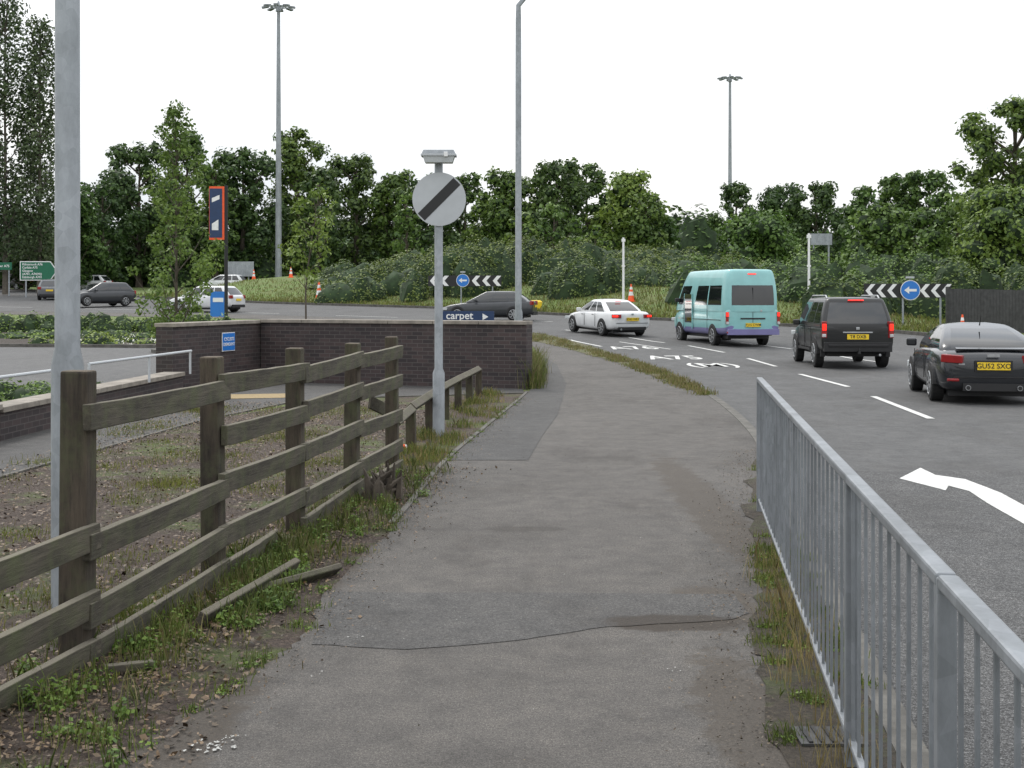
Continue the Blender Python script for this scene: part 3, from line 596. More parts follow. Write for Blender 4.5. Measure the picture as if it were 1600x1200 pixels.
# ---------------------------------------------------------------- vehicles
def ngon_paint(name,col,rough=.3,metal=.0,coat=.5): 
    m,nt,b=newmat(name); f=noise(nt,2.5,5); nt.links.new(ramp(nt,f,[(.3,[c*.88 for c in col]),(.7,[min(1,c*1.06) for c in col])]),b.inputs['Base Color'])
    b.inputs['Roughness'].default_value=rough; b.inputs['Metallic'].default_value=metal; b.inputs['Coat Weight'].default_value=coat; b.inputs['Coat Roughness'].default_value=.04; return m
def vehicle(name,x,y,psi,st,gh,wheels,r,paint,skirt=None,skz=0,plate=None,rear=None,mirror=(.0,.0),plate_z=.8,glass_t=(.1,.84),side=(.33,.36,.62,.65),wexp=1.6,rearw=.80):
    e=empty(name,(x,y,g(y)+RD+.008),psi); 
    e.rotation_euler=(math.atan(.0305) if y>48 else 0,0,psi) if abs(psi)<.8 else (0,0,psi)
    V=[];F=[];MI=[]
    sec=[(.0,0),(.80,0),(.95,.06),(.99,.25),(1,.48),(.985,.72),(.955,.90),(.88,.985),(.6,1.0),(0,1.015)]
    ring=[(a,c) for a,c in sec]+[(-a,c) for a,c in sec[-2:0:-1]]
    nr=len(ring)
    for (sy,zb,zt,w) in st:
        for (a,c) in ring: V.append((a*w,sy,zb+(zt-zb)*c))
    for i in range(len(st)-1):
        for k in range(nr): F.append((i*nr+k,i*nr+(k+1)%nr,(i+1)*nr+(k+1)%nr,(i+1)*nr+k))
    F.append(tuple(range(nr))[::-1]); F.append(tuple((len(st)-1)*nr+k for k in range(nr)))
    o=mesh('body',V,F,[paint,skirt or paint],e,True)
    bm=bmesh.new(); bm.from_mesh(o.data); bmesh.ops.recalc_face_normals(bm,faces=bm.faces)
    for f in bm.faces: f.material_index=1 if f.calc_center_median().z<skz else 0
    bm.to_mesh(o.data); bm.free()
    s=o.modifiers.new('s','SUBSURF'); s.levels=2; s.render_levels=2
    z0,z1,yr0,yr1,pr,yf0,yf1,pf,wb,wr,bulge=gh
    s1,s2,s3,s4=side
    plan=[(0,0,'r'),(.45,0,'r'),(rearw,.0,'r'),(.5+rearw/2+.03,.008,'p'),(1,.035,'p'),(1,.09,'p'),(1,s1,'g'),(1,s2,'p'),(1,s3,'g'),(1,s4,'p'),(1,.95,'g'),(.97,.985,'p'),(.86,1.0,'p'),(.45,1.0,'f'),(0,1.0,'f')]
    full=plan+[(-a,c,t) for a,c,t in plan[-2:0:-1]]
    segs=['r','r','p','p','p','g','p','g','p','g','p','p','f','f']; segs=segs+segs[::-1]
    ts=[-.06,.03,glass_t[0],.3,.45,.6,.72,glass_t[1],.93,.975,1.0] if glass_t[1]>.73 else [-.06,.03,glass_t[0],.25,.4,glass_t[1],.75,.88,.95,.985,1.0]
    V=[];n=len(full)
    for ti,t in enumerate(ts):
        tt=max(t,0); yr=yr0+(yr1-yr0)*tt**pr; yf=yf0+(yf1-yf0)*tt**pf; w=wb+(wr-wb)*tt**wexp
        zz=z0+(z1-z0)*t; sh=1
        if ti==len(ts)-1: sh=.86
        elif ti==len(ts)-2: sh=.965
        elif ti==len(ts)-3: sh=.99
        for a,c,tag in full:
            yy=yr+(yf-yr)*c; 
            yy+= bulge*(1-a*a)*(-1 if c<.5 else 1)*(1-tt*.3) if (c<.05 or c>.95) else 0
            ym=(yr+yf)/2; V.append((a*w*sh,ym+(yy-ym)*(1-(1-sh)*.35),zz))
    for k in range(n): V.append((V[(len(ts)-1)*n+k][0]*.5,(yr1+yf1)/2+(V[(len(ts)-1)*n+k][1]-(yr1+yf1)/2)*.6,z1+.025))
    F=[];MI=[]
    for i in range(len(ts)):
        for k in range(n):
            F.append((i*n+k,i*n+(k+1)%n,(i+1)*n+(k+1)%n,(i+1)*n+k)); gl_=0
            if i<len(ts)-1 and segs[k]!='p' and ts[i]>=glass_t[0]-1e-6 and ts[i+1]<=glass_t[1]+1e-6: gl_=1
            MI.append(gl_)
    F.append(tuple(len(ts)*n+k for k in range(n))); MI.append(0)
    o=mesh('cabin',V,F,[paint,M['glass']],e,True); o.data.polygons.foreach_set('material_index',MI)
    bm=bmesh.new(); bm.from_mesh(o.data); bmesh.ops.recalc_face_normals(bm,faces=bm.faces); bm.to_mesh(o.data); bm.free()
    W=max(q[3] for q in st); b=B(); bw=B()
    for wy in wheels:
        for sx in(-1,1):
            R2=r*1.14; n2=16; vs=[]
            for xx in (W-.3,W+.004):
                for k in range(n2+1): t=math.pi*k/n2; vs.append((sx*xx,wy+math.cos(t)*R2,r*1.0+math.sin(t)*R2*1.02))
            m=n2+1; b.add(vs,[tuple(range(m)),tuple(range(m,2*m))]+[(k,k+1,m+k+1,m+k) for k in range(n2)],M['black'])
            bw.tube([(sx*(W-.2),wy,r),(sx*(W-.01),wy,r),(sx*(W+.012),wy,r)],[r,r,r*.93],M['tyre'],24)
            bw.tube([(sx*(W-.02),wy,r),(sx*(W+.014),wy,r)],[r*.68,r*.66],M['trim'],20)
            for k in range(7):
                a=k*2*math.pi/7; bw.box((sx*(W+.018),wy+math.cos(a)*r*.35,r+math.sin(a)*r*.35),(.012,r*.62,r*.11),M['rim'],rx=a)
            pts=[(sx*(W+.016),wy+math.cos(k*.314159)*r*.65,r+math.sin(k*.314159)*r*.65) for k in range(21)]; bw.tube(pts,r*.035,M['rim'],5,False)
    b.done('wheel_arches',e); bw.done('wheels',e)
    Lc=st[-1][0]; b=B(); b.box((0,Lc*.5,st[2][1]*.9),(W*1.5,Lc*.86,.14),M['trim']); b.done('underbody',e)
    b=B(); my,mz=mirror
    for sx in(-1,1): b.box((sx*(W+.07),my,mz),(.19,.11,.15),paint if skz==0 else M['trim'],rz=sx*.15)
    b.done('door_mirrors',e,bevel=.03)
    b=B(); hb=st[-3]
    for sx in (-1,1): b.box((sx*hb[3]*.8,st[-2][0]-.02,st[-2][2]-.12),(.3,.34,.13),M['lampglass'],rz=-sx*.45)
    b.box((0,st[-1][0]-.01,st[-1][1]+.12),(W*.9,.08,.14),M['trim']); b.done('headlamps_and_grille',e,bevel=.02)
    if rear: rear(e)
    if plate:
        b=B(); b.box((0,-.035,plate_z),(.54,.02,.13),M['yellow']); b.done('number_plate',e)
        text(plate,.12,M['black'],e,(0,-.048,plate_z),(math.pi/2,0,0),ext=.001)
    return e
def seams(e,spec,mat=None):
    b=B()
    for (x,y,z,dx,dy,dz) in spec: b.box((x,y,z),(dx,dy,dz),mat or M['black'])
    b.done('trim_lines',e)
p=ngon_paint('black_car_paint',(.004,.0045,.005),.3,0,.15)
def rear_suv(e):
    b=B()
    for s in(-1,1):
        b.box((s*.82,.045,1.0),(.13,.16,.42),M['redoff'],rz=s*.3); b.box((s*.825,.01,1.06),(.10,.12,.17),M['red'],rz=s*.3); b.box((s*.83,.015,.85),(.10,.13,.08),M['lampglass'],rz=s*.3)
    b.box((0,.22,1.745),(.4,.05,.025),M['red']); b.done('tail_lamps',e,bevel=.015)
    b=B(); b.box((0,.02,.56),(1.70,.2,.24),M['trim']); b.box((0,-.08,.60),(1.5,.06,.06),M['trim']); b.box((0,-.015,.93),(.75,.03,.035),M['rim']); b.box((.0,-.02,1.03),(.09,.02,.07),M['rim'])
    b.box((0,-.12,.42),(.07,.2,.07),M['trim']); b.box((0,-.18,.48),(.05,.05,.09),M['trim']); b.box((-.82,.3,.45),(.12,.06,.3),M['trim']); b.box((.82,.3,.45),(.12,.06,.3),M['trim'])
    b.box((.05,.06,1.22),(.6,.02,.02),M['trim'],ry=.15)
    b.tube([(.55,-.05,.36),(.55,.2,.36)],.035,M['rim'],10)
    for s in(-1,1):
        b.tube([(s*.66,.55,1.79),(s*.66,.7,1.86),(s*.66,2.5,1.86),(s*.66,2.7,1.79)],.024,M['rim'],6)
    b.done('bumper_and_roof_rails',e,bevel=.01)
    seams(e,[(-.93,1.35,.78,.012,.012,.55),(-.93,2.3,.78,.012,.012,.6),(-.93,3.3,.75,.012,.012,.5),(-.935,1.7,.98,.03,.16,.03),(-.935,2.6,.98,.03,.16,.03),(-.93,2.3,.45,.03,1.7,.06)],M['trim'])
st=[(0,.50,1.06,.86),(.02,.46,1.11,.90),(.12,.42,1.13,.915),(.5,.38,1.13,.92),(1.6,.36,1.12,.925),(3.1,.36,1.11,.92),(3.55,.37,1.09,.915),(4.3,.4,1.02,.87),(4.58,.44,.92,.80),(4.68,.5,.8,.68)]
vehicle('suv_car',8.75,32.4,-.05,st,(1.09,1.80,.03,.32,1.2,3.6,2.75,1.0,.895,.72,.04),(.95,3.8),.37,p,plate='T8 DXB',rear=rear_suv,mirror=(3.15,1.13),plate_z=.82,side=(.30,.33,.58,.61),wexp=1.4,rearw=.86,glass_t=(.09,.84))
p2=ngon_paint('dark_grey_car_paint',(.016,.018,.022),.22,.25,.5)
def rear_tt(e):
    b=B()
    for s in(-1,1): b.box((s*.66,.06,.78),(.36,.14,.14),M['redoff'],rz=s*.38,ry=-s*.05); b.box((s*.54,.0,.77),(.08,.05,.08),M['conew'],rz=s*.2); b.box((s*.66,-.01,.42),(.2,.03,.05),M['redoff'],rz=s*.2)
    b.done('tail_lamps',e,bevel=.03)
    b=B(); b.box((0,-.012,.66),(.62,.02,.19),M['trim']); b.box((0,.0,.47),(1.3,.05,.015),M['black']); b.box((0,.02,.30),(1.0,.12,.13),M['trim'])
    for s in(-.42,.42): b.tube([(s,-.07,.29),(s,.15,.29)],.045,M['rim'],14); b.tube([(s,-.072,.29),(s,-.071,.29)],.036,M['black'],14)
    b.box((0,-.0,.84),(.2,.03,.045),M['rim']); b.box((-.52,-.005,.69),(.1,.02,.03),M['rim'])
    b.box((0,.26,.945),(1.15,.16,.025),p2,rx=.15); b.tube([(0,1.25,1.33),(0,1.1,1.5)],[.012,.004],M['trim'],6); b.done('bumper_spoiler_exhausts',e,bevel=.006)
    seams(e,[(-.92,1.55,.62,.012,.012,.5),(-.92,2.75,.6,.012,.012,.5),(-.925,1.8,.76,.02,.14,.03)],M['black'])
st=[(-.0,.36,.66,.66),(.03,.27,.80,.76),(.14,.22,.90,.835),(.4,.2,.94,.885),(.9,.19,.96,.92),(1.5,.19,.93,.915),(2.6,.19,.91,.91),(3.2,.2,.86,.915),(3.65,.24,.74,.87),(3.92,.3,.62,.76),(4.04,.36,.52,.6)]
vehicle('sports_car',8.2,21.8,-.17,st,(.88,1.345,.38,1.75,1.9,3.1,2.1,1.5,.80,.53,.1),(.82,3.24),.315,p2,plate='GU52 SXO',rear=rear_tt,mirror=(2.65,.98),plate_z=.66,side=(.30,.42,.43,.47),wexp=1.9,glass_t=(.14,.84))
p3=ngon_paint('turquoise_van_paint',(.22,.47,.47),.35); p3s=ngon_paint('purple_van_paint',(.17,.16,.34),.4)
def rear_bus(e):
    b=B()
    for s in(-1,1):
        b.box((s*.93,.01,1.0),(.10,.07,.42),M['redoff']); b.box((s*.93,-.03,1.12),(.09,.03,.13),M['red']); b.box((s*.93,-.03,.83),(.09,.03,.09),M['lampglass'])
        b.box((s*.9,-.02,.5),(.1,.05,.06),M['redoff'])
    b.box((0,.10,2.52),(.3,.04,.04),M['red']); b.done('tail_lamps',e,bevel=.01)
    b=B(); b.box((0,-.04,.52),(1.84,.16,.20),p3s); b.box((0,-.02,.42),(1.3,.16,.06),M['trim']); b.box((0,-.005,.98),(.9,.03,.05),M['trim']); b.box((0,.0,1.35),(.012,.03,1.4),M['black'])
    b.box((.3,-.01,1.25),(.07,.02,.07),M['rim']); b.done('bumper_and_doors',e,bevel=.01)
    sp=[(-.985,y,1.0,.012,.012,.9) for y in (1.9,3.35,4.5,5.4)]; sp+=[(-.985,2.6,.92,.02,4.2,.02)]; seams(e,sp,M['trim'])
    b=B(); b.box((-.985,3.95,1.30),(.02,.8,1.05),M['glass']); b.box((-.99,3.52,1.2),(.03,.04,1.3),p3); b.box((-.99,4.38,1.2),(.03,.04,1.3),p3); b.done('side_door',e)
st=[(0,.50,1.30,.95),(.02,.44,1.36,.98),(.5,.38,1.38,.99),(2,.36,1.38,.99),(4.6,.36,1.36,.99),(5.2,.37,1.28,.98),(5.8,.4,1.12,.93),(6.05,.46,.98,.85),(6.15,.55,.85,.7)]
vehicle('minibus',8.3,44.1,.19,st,(1.3,2.68,.01,.16,2.2,5.6,4.4,1.0,.965,.82,.03),(1.35,5.0),.36,p3,skirt=p3s,skz=.64,plate='YJ15 CWM',rear=rear_bus,mirror=(5.0,1.6),plate_z=.76,glass_t=(.1,.6),side=(.34,.36,.60,.74),wexp=3)
p4=ngon_paint('white_car_paint',(.62,.63,.64),.3)
def rear_sed(e):
    b=B()
    for s in(-1,1): b.box((s*.68,.05,.82),(.38,.12,.14),M['redoff'],rz=s*.32); b.box((s*.74,.03,.82),(.22,.12,.07),M['red'],rz=s*.38)
    b.box((0,1.28,1.36),(.25,.04,.02),M['red']); b.done('tail_lamps',e,bevel=.02)
    b=B(); b.box((0,.02,.33),(1.2,.1,.12),M['trim']); b.tube([(-.5,-.05,.3),(-.5,.15,.3)],.04,M['rim'],10); b.box((0,-.01,.9),(.1,.02,.06),M['rim']); b.box((0,-.0,.55),(1.4,.04,.012),M['black']); b.done('bumper',e,bevel=.01)
    seams(e,[(-.905,1.55,.62,.012,.012,.52),(-.91,2.55,.6,.012,.012,.5),(-.905,3.5,.55,.012,.012,.4),(-.91,1.75,.82,.02,.16,.02),(-.91,2.75,.80,.02,.16,.02)],M['trim'])
sed=[(0,.42,.86,.72),(.04,.32,.96,.81),(.3,.25,1.01,.87),(.9,.22,.99,.90),(1.6,.21,.95,.905),(2.8,.21,.93,.905),(3.4,.22,.90,.90),(4.1,.25,.80,.87),(4.45,.3,.70,.78),(4.6,.38,.60,.62)]
sgh=(.91,1.41,.62,1.6,1.3,3.35,2.35,1.1,.81,.60,.06)
vehicle('saloon_car',4.75,50.6,.38,sed,sgh,(.95,3.75),.325,p4,plate='SD63 WKV',rear=rear_sed,mirror=(2.95,.98),plate_z=.70,side=(.36,.39,.62,.65))
hat=[(0,.42,.86,.74),(.04,.32,.96,.82),(.3,.26,1.0,.88),(1.2,.22,.98,.905),(2.6,.22,.96,.905),(3.2,.23,.93,.90),(3.8,.26,.84,.87),(4.15,.3,.72,.78),(4.3,.38,.6,.62)]
hgh=(.94,1.49,.12,.62,1.1,3.3,2.3,1.0,.82,.64,.05)
pg=ngon_paint('grey_car_paint',(.035,.038,.043),.3,.3)
pgr=ngon_paint('mid_grey_car_paint',(.12,.125,.135),.3,.3)
def rear_h(e):
    b=B()
    for s in(-1,1): b.box((s*.70,.06,.88),(.26,.12,.2),M['redoff'],rz=s*.3)
    b.done('tail_lamps',e,bevel=.02); b=B(); b.box((0,.03,.36),(1.3,.12,.16),M['trim']); b.box((0,-.03,.72),(.5,.02,.12),M['yellow']); b.done('bumper',e)
def vh(n,x,y,psi,paint,kind='h'):
    st_,gh_,wl=(hat,hgh,(.8,3.4)) if kind=='h' else (sed,sgh,(.95,3.75))
    return vehicle(n,x,y,psi,st_,gh_,wl,.325,paint,rear=rear_h,mirror=(2.8,1.0),side=(.30,.33,.6,.63))
egh=(.92,1.44,.25,.95,1.2,3.35,2.35,1.0,.81,.62,.06)
vehicle('estate_car',1.15,63.5,math.radians(80),sed,egh,(.95,3.75),.33,pg,rear=rear_h,mirror=(2.85,1.0),side=(.30,.33,.6,.63))
vh('hatchback_car',-15.6,73,math.radians(70),p4)
vh('hatchback_car',-24.6,82.5,math.radians(135),pg)
vh('hatchback_car',-33.6,93,math.radians(12),pgr)
vh('hatchback_car',-36.5,116,math.radians(80),p4)
vh('hatchback_car',-46,122,math.radians(82),p)
vh('hatchback_car',-24.5,118,math.radians(85),p4)
vst=[(0,.5,1.2,.9),(.04,.4,1.3,.95),(1,.36,1.3,.97),(4.2,.36,1.3,.97),(4.7,.38,1.15,.95),(5.1,.45,.95,.8),(5.2,.5,.8,.65)]
vehicle('delivery_van',-39.5,129,math.radians(82),vst,(1.22,2.5,.01,.1,2,4.75,3.8,1,.94,.82,.02),(1.0,4.2),.34,p4,mirror=(4.3,1.4),glass_t=(.1,.6),side=(.12,.66,.72,.74),wexp=3)

# ---------------------------------------------------------------- trees and shrubs
def T(u,vtop,D,wpx,mat,cbf=.18,name='broadleaf_tree',**k):
    x=(u-800)*D/2000; h=1.75+(462-vtop)*D/2000-g(D); return tree(name,x,D,h,wpx*D/2000,h*cbf,M[mat],**k)
cl=[]
for k in range(110):
    u=-150+k*18; D=R.uniform(175,200); v=R.uniform(335,372) if not 1030<u<1120 else R.uniform(328,350)
    hz=1.75+(462-v)*D/2000; cl.append(((u-800)*D/2000,D,g(D),R.uniform(2.2,4.2),3.5,hz-g(D)))
shrubs('distant_treeline',cl,M['l_mid'],.42,2.6,.93)
spec=[(215,222,128,150,'l_dark'),(290,210,134,130,'l_mid'),(160,285,120,120,'l_dark'),(375,232,130,120,'l_dark'),(455,200,138,110,'l_mid'),(500,262,128,90,'l_dark'),
 (560,240,134,130,'l_dark'),(615,268,132,100,'l_mid'),(670,275,130,110,'l_dark'),(730,272,136,110,'l_mid'),(785,268,130,110,'l_mid'),
 (870,250,128,130,'l_dark'),(920,256,134,120,'l_mid'),(975,268,126,110,'l_light'),(1005,300,122,70,'l_mid'),(110,300,115,110,'l_mid'),(40,330,118,120,'l_dark'),
 (1150,284,150,80,'l_dark'),(1210,290,150,110,'l_dark'),(1270,284,145,110,'l_dark'),(1345,290,120,90,'l_mid'),(1400,270,125,110,'l_mid'),(1455,266,122,110,'l_mid'),(1500,300,118,80,'l_light'),(1040,335,130,60,'l_mid'),(640,300,118,60,'l_light'),(330,250,126,70,'l_mid')]
for (u,v,D,w,m) in spec: T(u+R.uniform(-8,8),v,D,w,m,cbf=.1,n=40,leaf=.22,dens=14,core=.5,cr=w*D/2000*R.uniform(.13,.18))
T(1585,152,92,235,'l_mid',cbf=.25,n=64,leaf=.18,dens=16,core=.5,cr=1.1,name='sycamore_tree',trunk=.4)
T(1570,292,72,190,'l_light',cbf=.05,n=36,leaf=.13,dens=20,core=.6,name='willow_bush')
T(1385,318,98,130,'l_light',cbf=.05,n=26,leaf=.18,dens=14,core=.6,name='willow_bush')
T(1440,325,95,110,'l_light',cbf=.05,n=22,leaf=.18,dens=14,core=.6,name='willow_bush')
T(1185,330,110,140,'l_light',cbf=.05,n=28,leaf=.2,dens=13,core=.6,name='willow_bush')
T(865,318,108,90,'l_light',cbf=.1,n=18,leaf=.2,dens=13,core=.5,name='young_birch_tree')
T(815,330,108,70,'l_lime',cbf=.1,n=14,leaf=.18,dens=13,core=.5,name='young_birch_tree')
T(930,350,105,50,'l_lime',cbf=.1,n=12,leaf=.16,dens=13,core=.5,name='young_birch_tree')
for (u,v,w) in ((8,-30,105),(62,25,80),(-48,0,100)):
    T(u,v,105,w,'l_pop',cbf=.1,n=120,leaf=.15,dens=10,shape='poplar',core=0,cr=.8,name='poplar_tree',bark='barkl',trunk=.2)
T(275,152,28.5,175,'l_light',cbf=.14,n=110,leaf=.045,dens=140,shape='cone',core=0,cr=.25,name='alder_tree',trunk=.045)
T(478,285,46,95,'l_lime',cbf=.40,n=30,leaf=.07,dens=48,shape='round',core=0,cr=.3,name='young_maple_tree',trunk=.04,lean=.5)
def SB(u,v,D,rx,ry,base=.5):
    x=(u-800)*D/2000; bz=gi(x,D); hz=1.75+(462-v)*D/2000-bz
    return (x,D,bz-.1,rx,ry,max(hz,base)+.1)
prof=[(515,430),(560,404),(620,393),(680,378),(740,367),(800,364),(860,365),(920,370),(980,376),(1040,380),(1100,386),(1160,392),(1225,400)]
cl=[]
for i in range(130):
    t=R.uniform(0,len(prof)-1.001); k=int(t); f=t-k; u=prof[k][0]+(prof[k+1][0]-prof[k][0])*f; v=prof[k][1]+(prof[k+1][1]-prof[k][1])*f
    D=R.uniform(84,101); v2=v+(101-D)/17*R.uniform(15,42)+R.uniform(0,5)
    if v2>448: continue
    cl.append(SB(u,v2,D,R.uniform(.9,2.1),R.uniform(.9,1.8)))
shrubs('groundcover_shrub_mound',cl,M['l_olive'],.09,26,.93)
cl=[]
for i in range(60):
    u=R.uniform(1080,1720); D=R.uniform(66,80); v=R.uniform(374,405)+(80-D)*2.4; 
    if u<1250: v+=12
    cl.append(SB(u,v,D,R.uniform(.9,1.9),1.4))
shrubs('roundabout_shrubs',cl,M['l_light'],.09,24,.92)
cl=[]
for i in range(30): cl.append(SB(R.uniform(840,1100),R.uniform(400,432),R.uniform(76,84),R.uniform(.8,1.5),1.1))
for i in range(16): cl.append(SB(R.uniform(510,650),R.uniform(405,430),R.uniform(92,100),R.uniform(1.0,1.7),1.3))
for i in range(14): cl.append(SB(R.uniform(1480,1700),R.uniform(398,425),R.uniform(60,66),R.uniform(.9,1.5),1.1))
for i in range(24): cl.append(SB(R.uniform(1255,1500),R.uniform(428,455),R.uniform(60,65),R.uniform(.6,1.2),.9,.3))
shrubs('light_shrubs',cl,M['l_olive'],.09,26,.9)
cl=[]
for i in range(30):
    u=R.uniform(-60,420); D=R.uniform(128,136); v=R.uniform(375,410); hz=1.75+(462-v)*D/2000-g(D); cl.append(((u-800)*D/2000,D,g(D)-.1,R.uniform(1.6,3),2,max(hz,1)))
shrubs('roadside_shrubs',cl,M['l_mid'],.2,10,.9)
cl=[]
for k in range(50):
    x=-25+k*.27; y=52.5+R.uniform(-.7,.7); cl.append((x,y,g(y)-.05,R.uniform(.35,.6),.5,R.uniform(.5,.85)))
for k in range(36):
    x=-23+k*.32; y=48.5+R.uniform(-.6,.6); cl.append((x,y,g(y)-.05,R.uniform(.3,.5),.45,R.uniform(.2,.42)))
shrubs('low_hedge',cl,M['l_lime'],.055,70,.9)
cl=[(R.uniform(-16.5,-11),R.uniform(43.6,46.5),.0,R.uniform(.2,.5),.35,R.uniform(.2,.5)) for k in range(30)]
e=shrubs('flowering_shrubs',cl,M['l_lime'],.055,75,.85)
F=[(-14.9,44,.05,.3,.3,.38),(-13.2,44.1,.05,.35,.3,.42),(-15.6,44.4,.05,.25,.25,.36),(-12.2,44.3,.05,.3,.3,.4)]
npmesh('blossom',clumpleaves(F,40,.035,half=True),4,M['flower'],e)
cl=[(R.uniform(-9.6,-7.4),R.uniform(20.5,23.5),-.02,R.uniform(.25,.4),.3,R.uniform(.2,.34)) for k in range(16)]
shrubs('low_shrubs',cl,M['l_lime'],.035,150,.85)
# ---------------------------------------------------------------- small ground cover
def fence_x(y):
    for i in range(5):
        if FP[i][1]<=y<=FP[i+1][1]:
            t=(y-FP[i][1])/(FP[i+1][1]-FP[i][1]); return FP[i][0]+(FP[i+1][0]-FP[i][0])*t
    return FP[0][0]-.1 if y<4.2 else -1.1
def xl_path(y): return float(np.interp(y,[p[1] for p in PL[:60]],[p[0] for p in PL[:60]]))
cent=[]
for k in range(90):
    y=4.2+8.8*R.random(); cent.append((fence_x(y)+R.gauss(.15,.2),y))
base=len(cent)
for (x,y,n) in ((-1.45,7.6,20),(-1.62,8.3,16),(-1.8,6.5,14),(-1.42,9.4,12),(-1.2,10.2,7),(-1.3,12,7),(-1.95,5.5,6),(-1.6,4.9,6),(-1.35,7.0,6)):
    for k in range(n): cent.append((x+R.gauss(0,.13),y+R.gauss(0,.26)))
blades('fence_grass',tufts(cent,5200,.05),.03,.16,.005,M['blade'])
blades('fence_dry_grass',tufts(cent[:base],2200,.09),.03,.16,.0045,M['straw'])
rosette('fence_weeds',cent[base-25:],85,.08,.085,.013,M['weed'])
ec=[(xl_path(y)-abs(R.gauss(.0,.07))+.03,y) for y in [R.uniform(4.2,22) for _ in range(60)]]
rosette('path_edge_weeds',ec,26,.045,.03,.010,M['weed']); blades('path_edge_grass',tufts(ec,1500,.04),.015,.07,.005,M['blade'])
cent=[(R.uniform(-5.0,-1.6),R.uniform(5.5,20)) for k in range(80)]
blades('bed_grass',tufts(cent,13000,.17),.015,.065,.006,M['blade'])
blades('bed_dry_grass',tufts(cent,7000,.3),.02,.07,.005,M['straw'])
cent=[(-1.1+.06*(y-14)+R.gauss(.12,.16),y) for y in [R.uniform(13,23) for _ in range(60)]]
blades('knee_rail_grass',tufts(cent,3200,.07),.03,.13,.007,M['blade']); blades('knee_rail_dry_grass',tufts(cent,1400,.1),.03,.14,.006,M['straw'])
cent=[]
for k in range(75):
    y=R.choice([R.uniform(3.6,13.5),R.gauss(6.6,.6),R.gauss(8.3,.4)]); xl=np.interp(y,[a[1] for a in gl],[a[0] for a in gl]); xr=gp(y).x+.2; cent.append((xl+.03+(xr-xl)*R.random()**1.2,y))
blades('guardrail_grass',tufts(cent,5200,.045),.012,.07,.005,M['blade'])
rosette('guardrail_weeds',cent[:52],55,.06,.028,.010,M['weed'])
blades('guardrail_dry_grass',tufts([(gp(y).x+R.gauss(-.03,.07),y) for y in [R.uniform(4.4,8.6) for _ in range(50)]],800,.04),.04,.24,.0035,M['straw'])
cent=[]
for k in range(260):
    y=R.uniform(22.5,51); xi=np.interp(y,[p[1] for p in vs_in],[p[0] for p in vs_in]); xo=np.interp(y,[p[1] for p in KERB if p[1]<52],[p[0] for p in KERB if p[1]<52])-.13
    cent.append((xi+(xo-xi)*R.random(),y))
P=tufts(cent,11000,.10); P=np.c_[P,[g(v) for v in P[:,1]]]; h=len(P)//2
blades('verge_grass',P[:h],.02,.10,.012,M['blade']); blades('verge_dry_grass',P[h:],.03,.14,.012,M['straw'])
cent=[(.42+R.gauss(0,.10),R.uniform(24.0,29)) for _ in range(40)]
blades('wall_end_weeds',tufts(cent,1800,.07),.1,.7,.012,M['blade']); blades('wall_end_dry_weeds',tufts(cent,900,.08),.15,.8,.01,M['straw'])
def chips(name,n,fn,size,mat):
    P=np.array([fn() for _ in range(n)]); C=np.c_[P,np.array([g(v)+.006+R.random()*.012 for v in P[:,1]])]
    N=rng.normal(size=(n,3))*.35+np.array([0,0,1]); return npmesh(name,leafquads(C,N,size),4,mat)
chips('bark_chips',20000,lambda:(R.uniform(-5.2,-1.2),4.5+16.5*R.random()**1.3),.016,M['chip'])
chips('bark_litter',9000,lambda:(lambda y:(fence_x(y)+R.gauss(.35,.25),y))(R.uniform(3.2,13)),.011,M['chip'])
chips('dead_leaf_litter',700,lambda:(lambda y:(fence_x(y)+R.gauss(.25,.3),y))(R.uniform(3.2,13)),.018,M['dleaf'])
chips('path_grit',2600,lambda:(lambda y:(float(np.interp(y,[a[1] for a in gl],[a[0] for a in gl]))-abs(R.gauss(-.05,.17)),y))(R.uniform(3.5,14.5)),.007,M['chip'])
chips('path_litter',2400,lambda:(lambda y:(xl_path(y)+abs(R.gauss(0,.14)),y))(R.uniform(3.5,22)),.007,M['chip'])
chips('scattered_grit',500,lambda:(R.uniform(-1,1.6),R.uniform(4,20)),.005,M['chip'])
P=[]
fa=[p for p in FAR if 46<p[1]<104]
for k in range(26000):
    i=R.randrange(len(fa)-1); t=R.random(); x=fa[i][0]*(1-t)+fa[i+1][0]*t; y=fa[i][1]*(1-t)+fa[i+1][1]*t; o=R.random()**1.5*9+.3; X=x+o*.5;Y=y+o; P.append((X,Y,gi(X,Y) if X<22 else g(Y)))
P=np.array(P); blades('roundabout_long_grass',P[:18000],.06,.26,.05,M['blade']); blades('roundabout_dry_grass',P[18000:],.06,.3,.04,M['straw'])

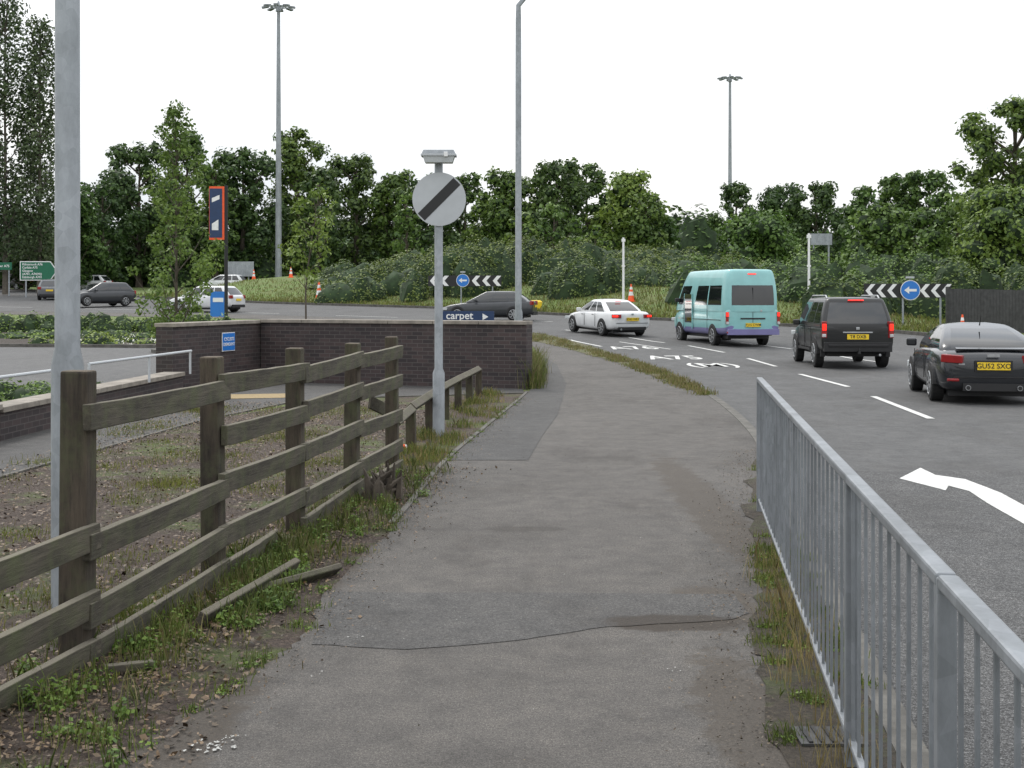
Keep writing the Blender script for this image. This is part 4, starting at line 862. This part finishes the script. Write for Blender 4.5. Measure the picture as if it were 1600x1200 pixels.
# ---------------------------------------------------------------- world, sun, camera
w=bpy.data.worlds.new('World'); S.world=w; w.use_nodes=True; nt=w.node_tree; bg=nt.nodes['Background']
sky=nt.nodes.new('ShaderNodeTexSky'); sky.sky_type='NISHITA'; sky.sun_disc=False; sky.sun_elevation=math.radians(52); sky.sun_rotation=math.radians(-35); sky.air_density=1.2; sky.dust_density=3
tc=nt.nodes.new('ShaderNodeTexCoord'); sp=nt.nodes.new('ShaderNodeSeparateXYZ'); nt.links.new(tc.outputs['Generated'],sp.inputs[0])
mr=nt.nodes.new('ShaderNodeMapRange'); mr.inputs[1].default_value=.05; mr.inputs[2].default_value=.9; mr.inputs[3].default_value=12.2; mr.inputs[4].default_value=24; nt.links.new(sp.outputs[2],mr.inputs[0])
mp=nt.nodes.new('ShaderNodeMapping'); mp.inputs['Scale'].default_value=(1,1,3.2); mp.inputs['Location'].default_value=(.35,.2,0); nt.links.new(tc.outputs['Generated'],mp.inputs[0])
cn=nt.nodes.new('ShaderNodeTexNoise'); cn.inputs['Scale'].default_value=1.7; cn.inputs['Detail'].default_value=7; cn.inputs['Roughness'].default_value=.5; nt.links.new(mp.outputs[0],cn.inputs['Vector'])
cl_=ramp(nt,cn.outputs['Fac'],[(.38,(.74,.78,.83)),(.58,(1.0,1.0,1.0))])
vm=nt.nodes.new('ShaderNodeVectorMath'); vm.operation='SCALE'; nt.links.new(cl_,vm.inputs[0]); nt.links.new(mr.outputs[0],vm.inputs['Scale'])
fin=mix(nt,sky.outputs[0],vm.outputs[0],.88); nt.links.new(fin,bg.inputs[0]); bg.inputs[1].default_value=.1
sd=bpy.data.lights.new('sun','SUN'); sd.energy=1.4; sd.angle=math.radians(16); sd.color=(1,.96,.9); so=link(bpy.data.objects.new('sun',sd))
d=Vector((-.55*math.cos(math.radians(52)),.82*math.cos(math.radians(52)),math.sin(math.radians(52)))); so.rotation_euler=d.to_track_quat('Z','Y').to_euler()
cd=bpy.data.cameras.new('camera'); cd.sensor_width=36; cd.lens=45; cd.shift_y=-.0863; cd.clip_end=2000; cd.clip_start=.05
co=link(bpy.data.objects.new('camera',cd)); co.location=(0,0,1.75); co.rotation_euler=(math.pi/2,0,0); S.camera=co
S.view_settings.view_transform='Standard'; S.view_settings.look='None'; S.view_settings.exposure=0
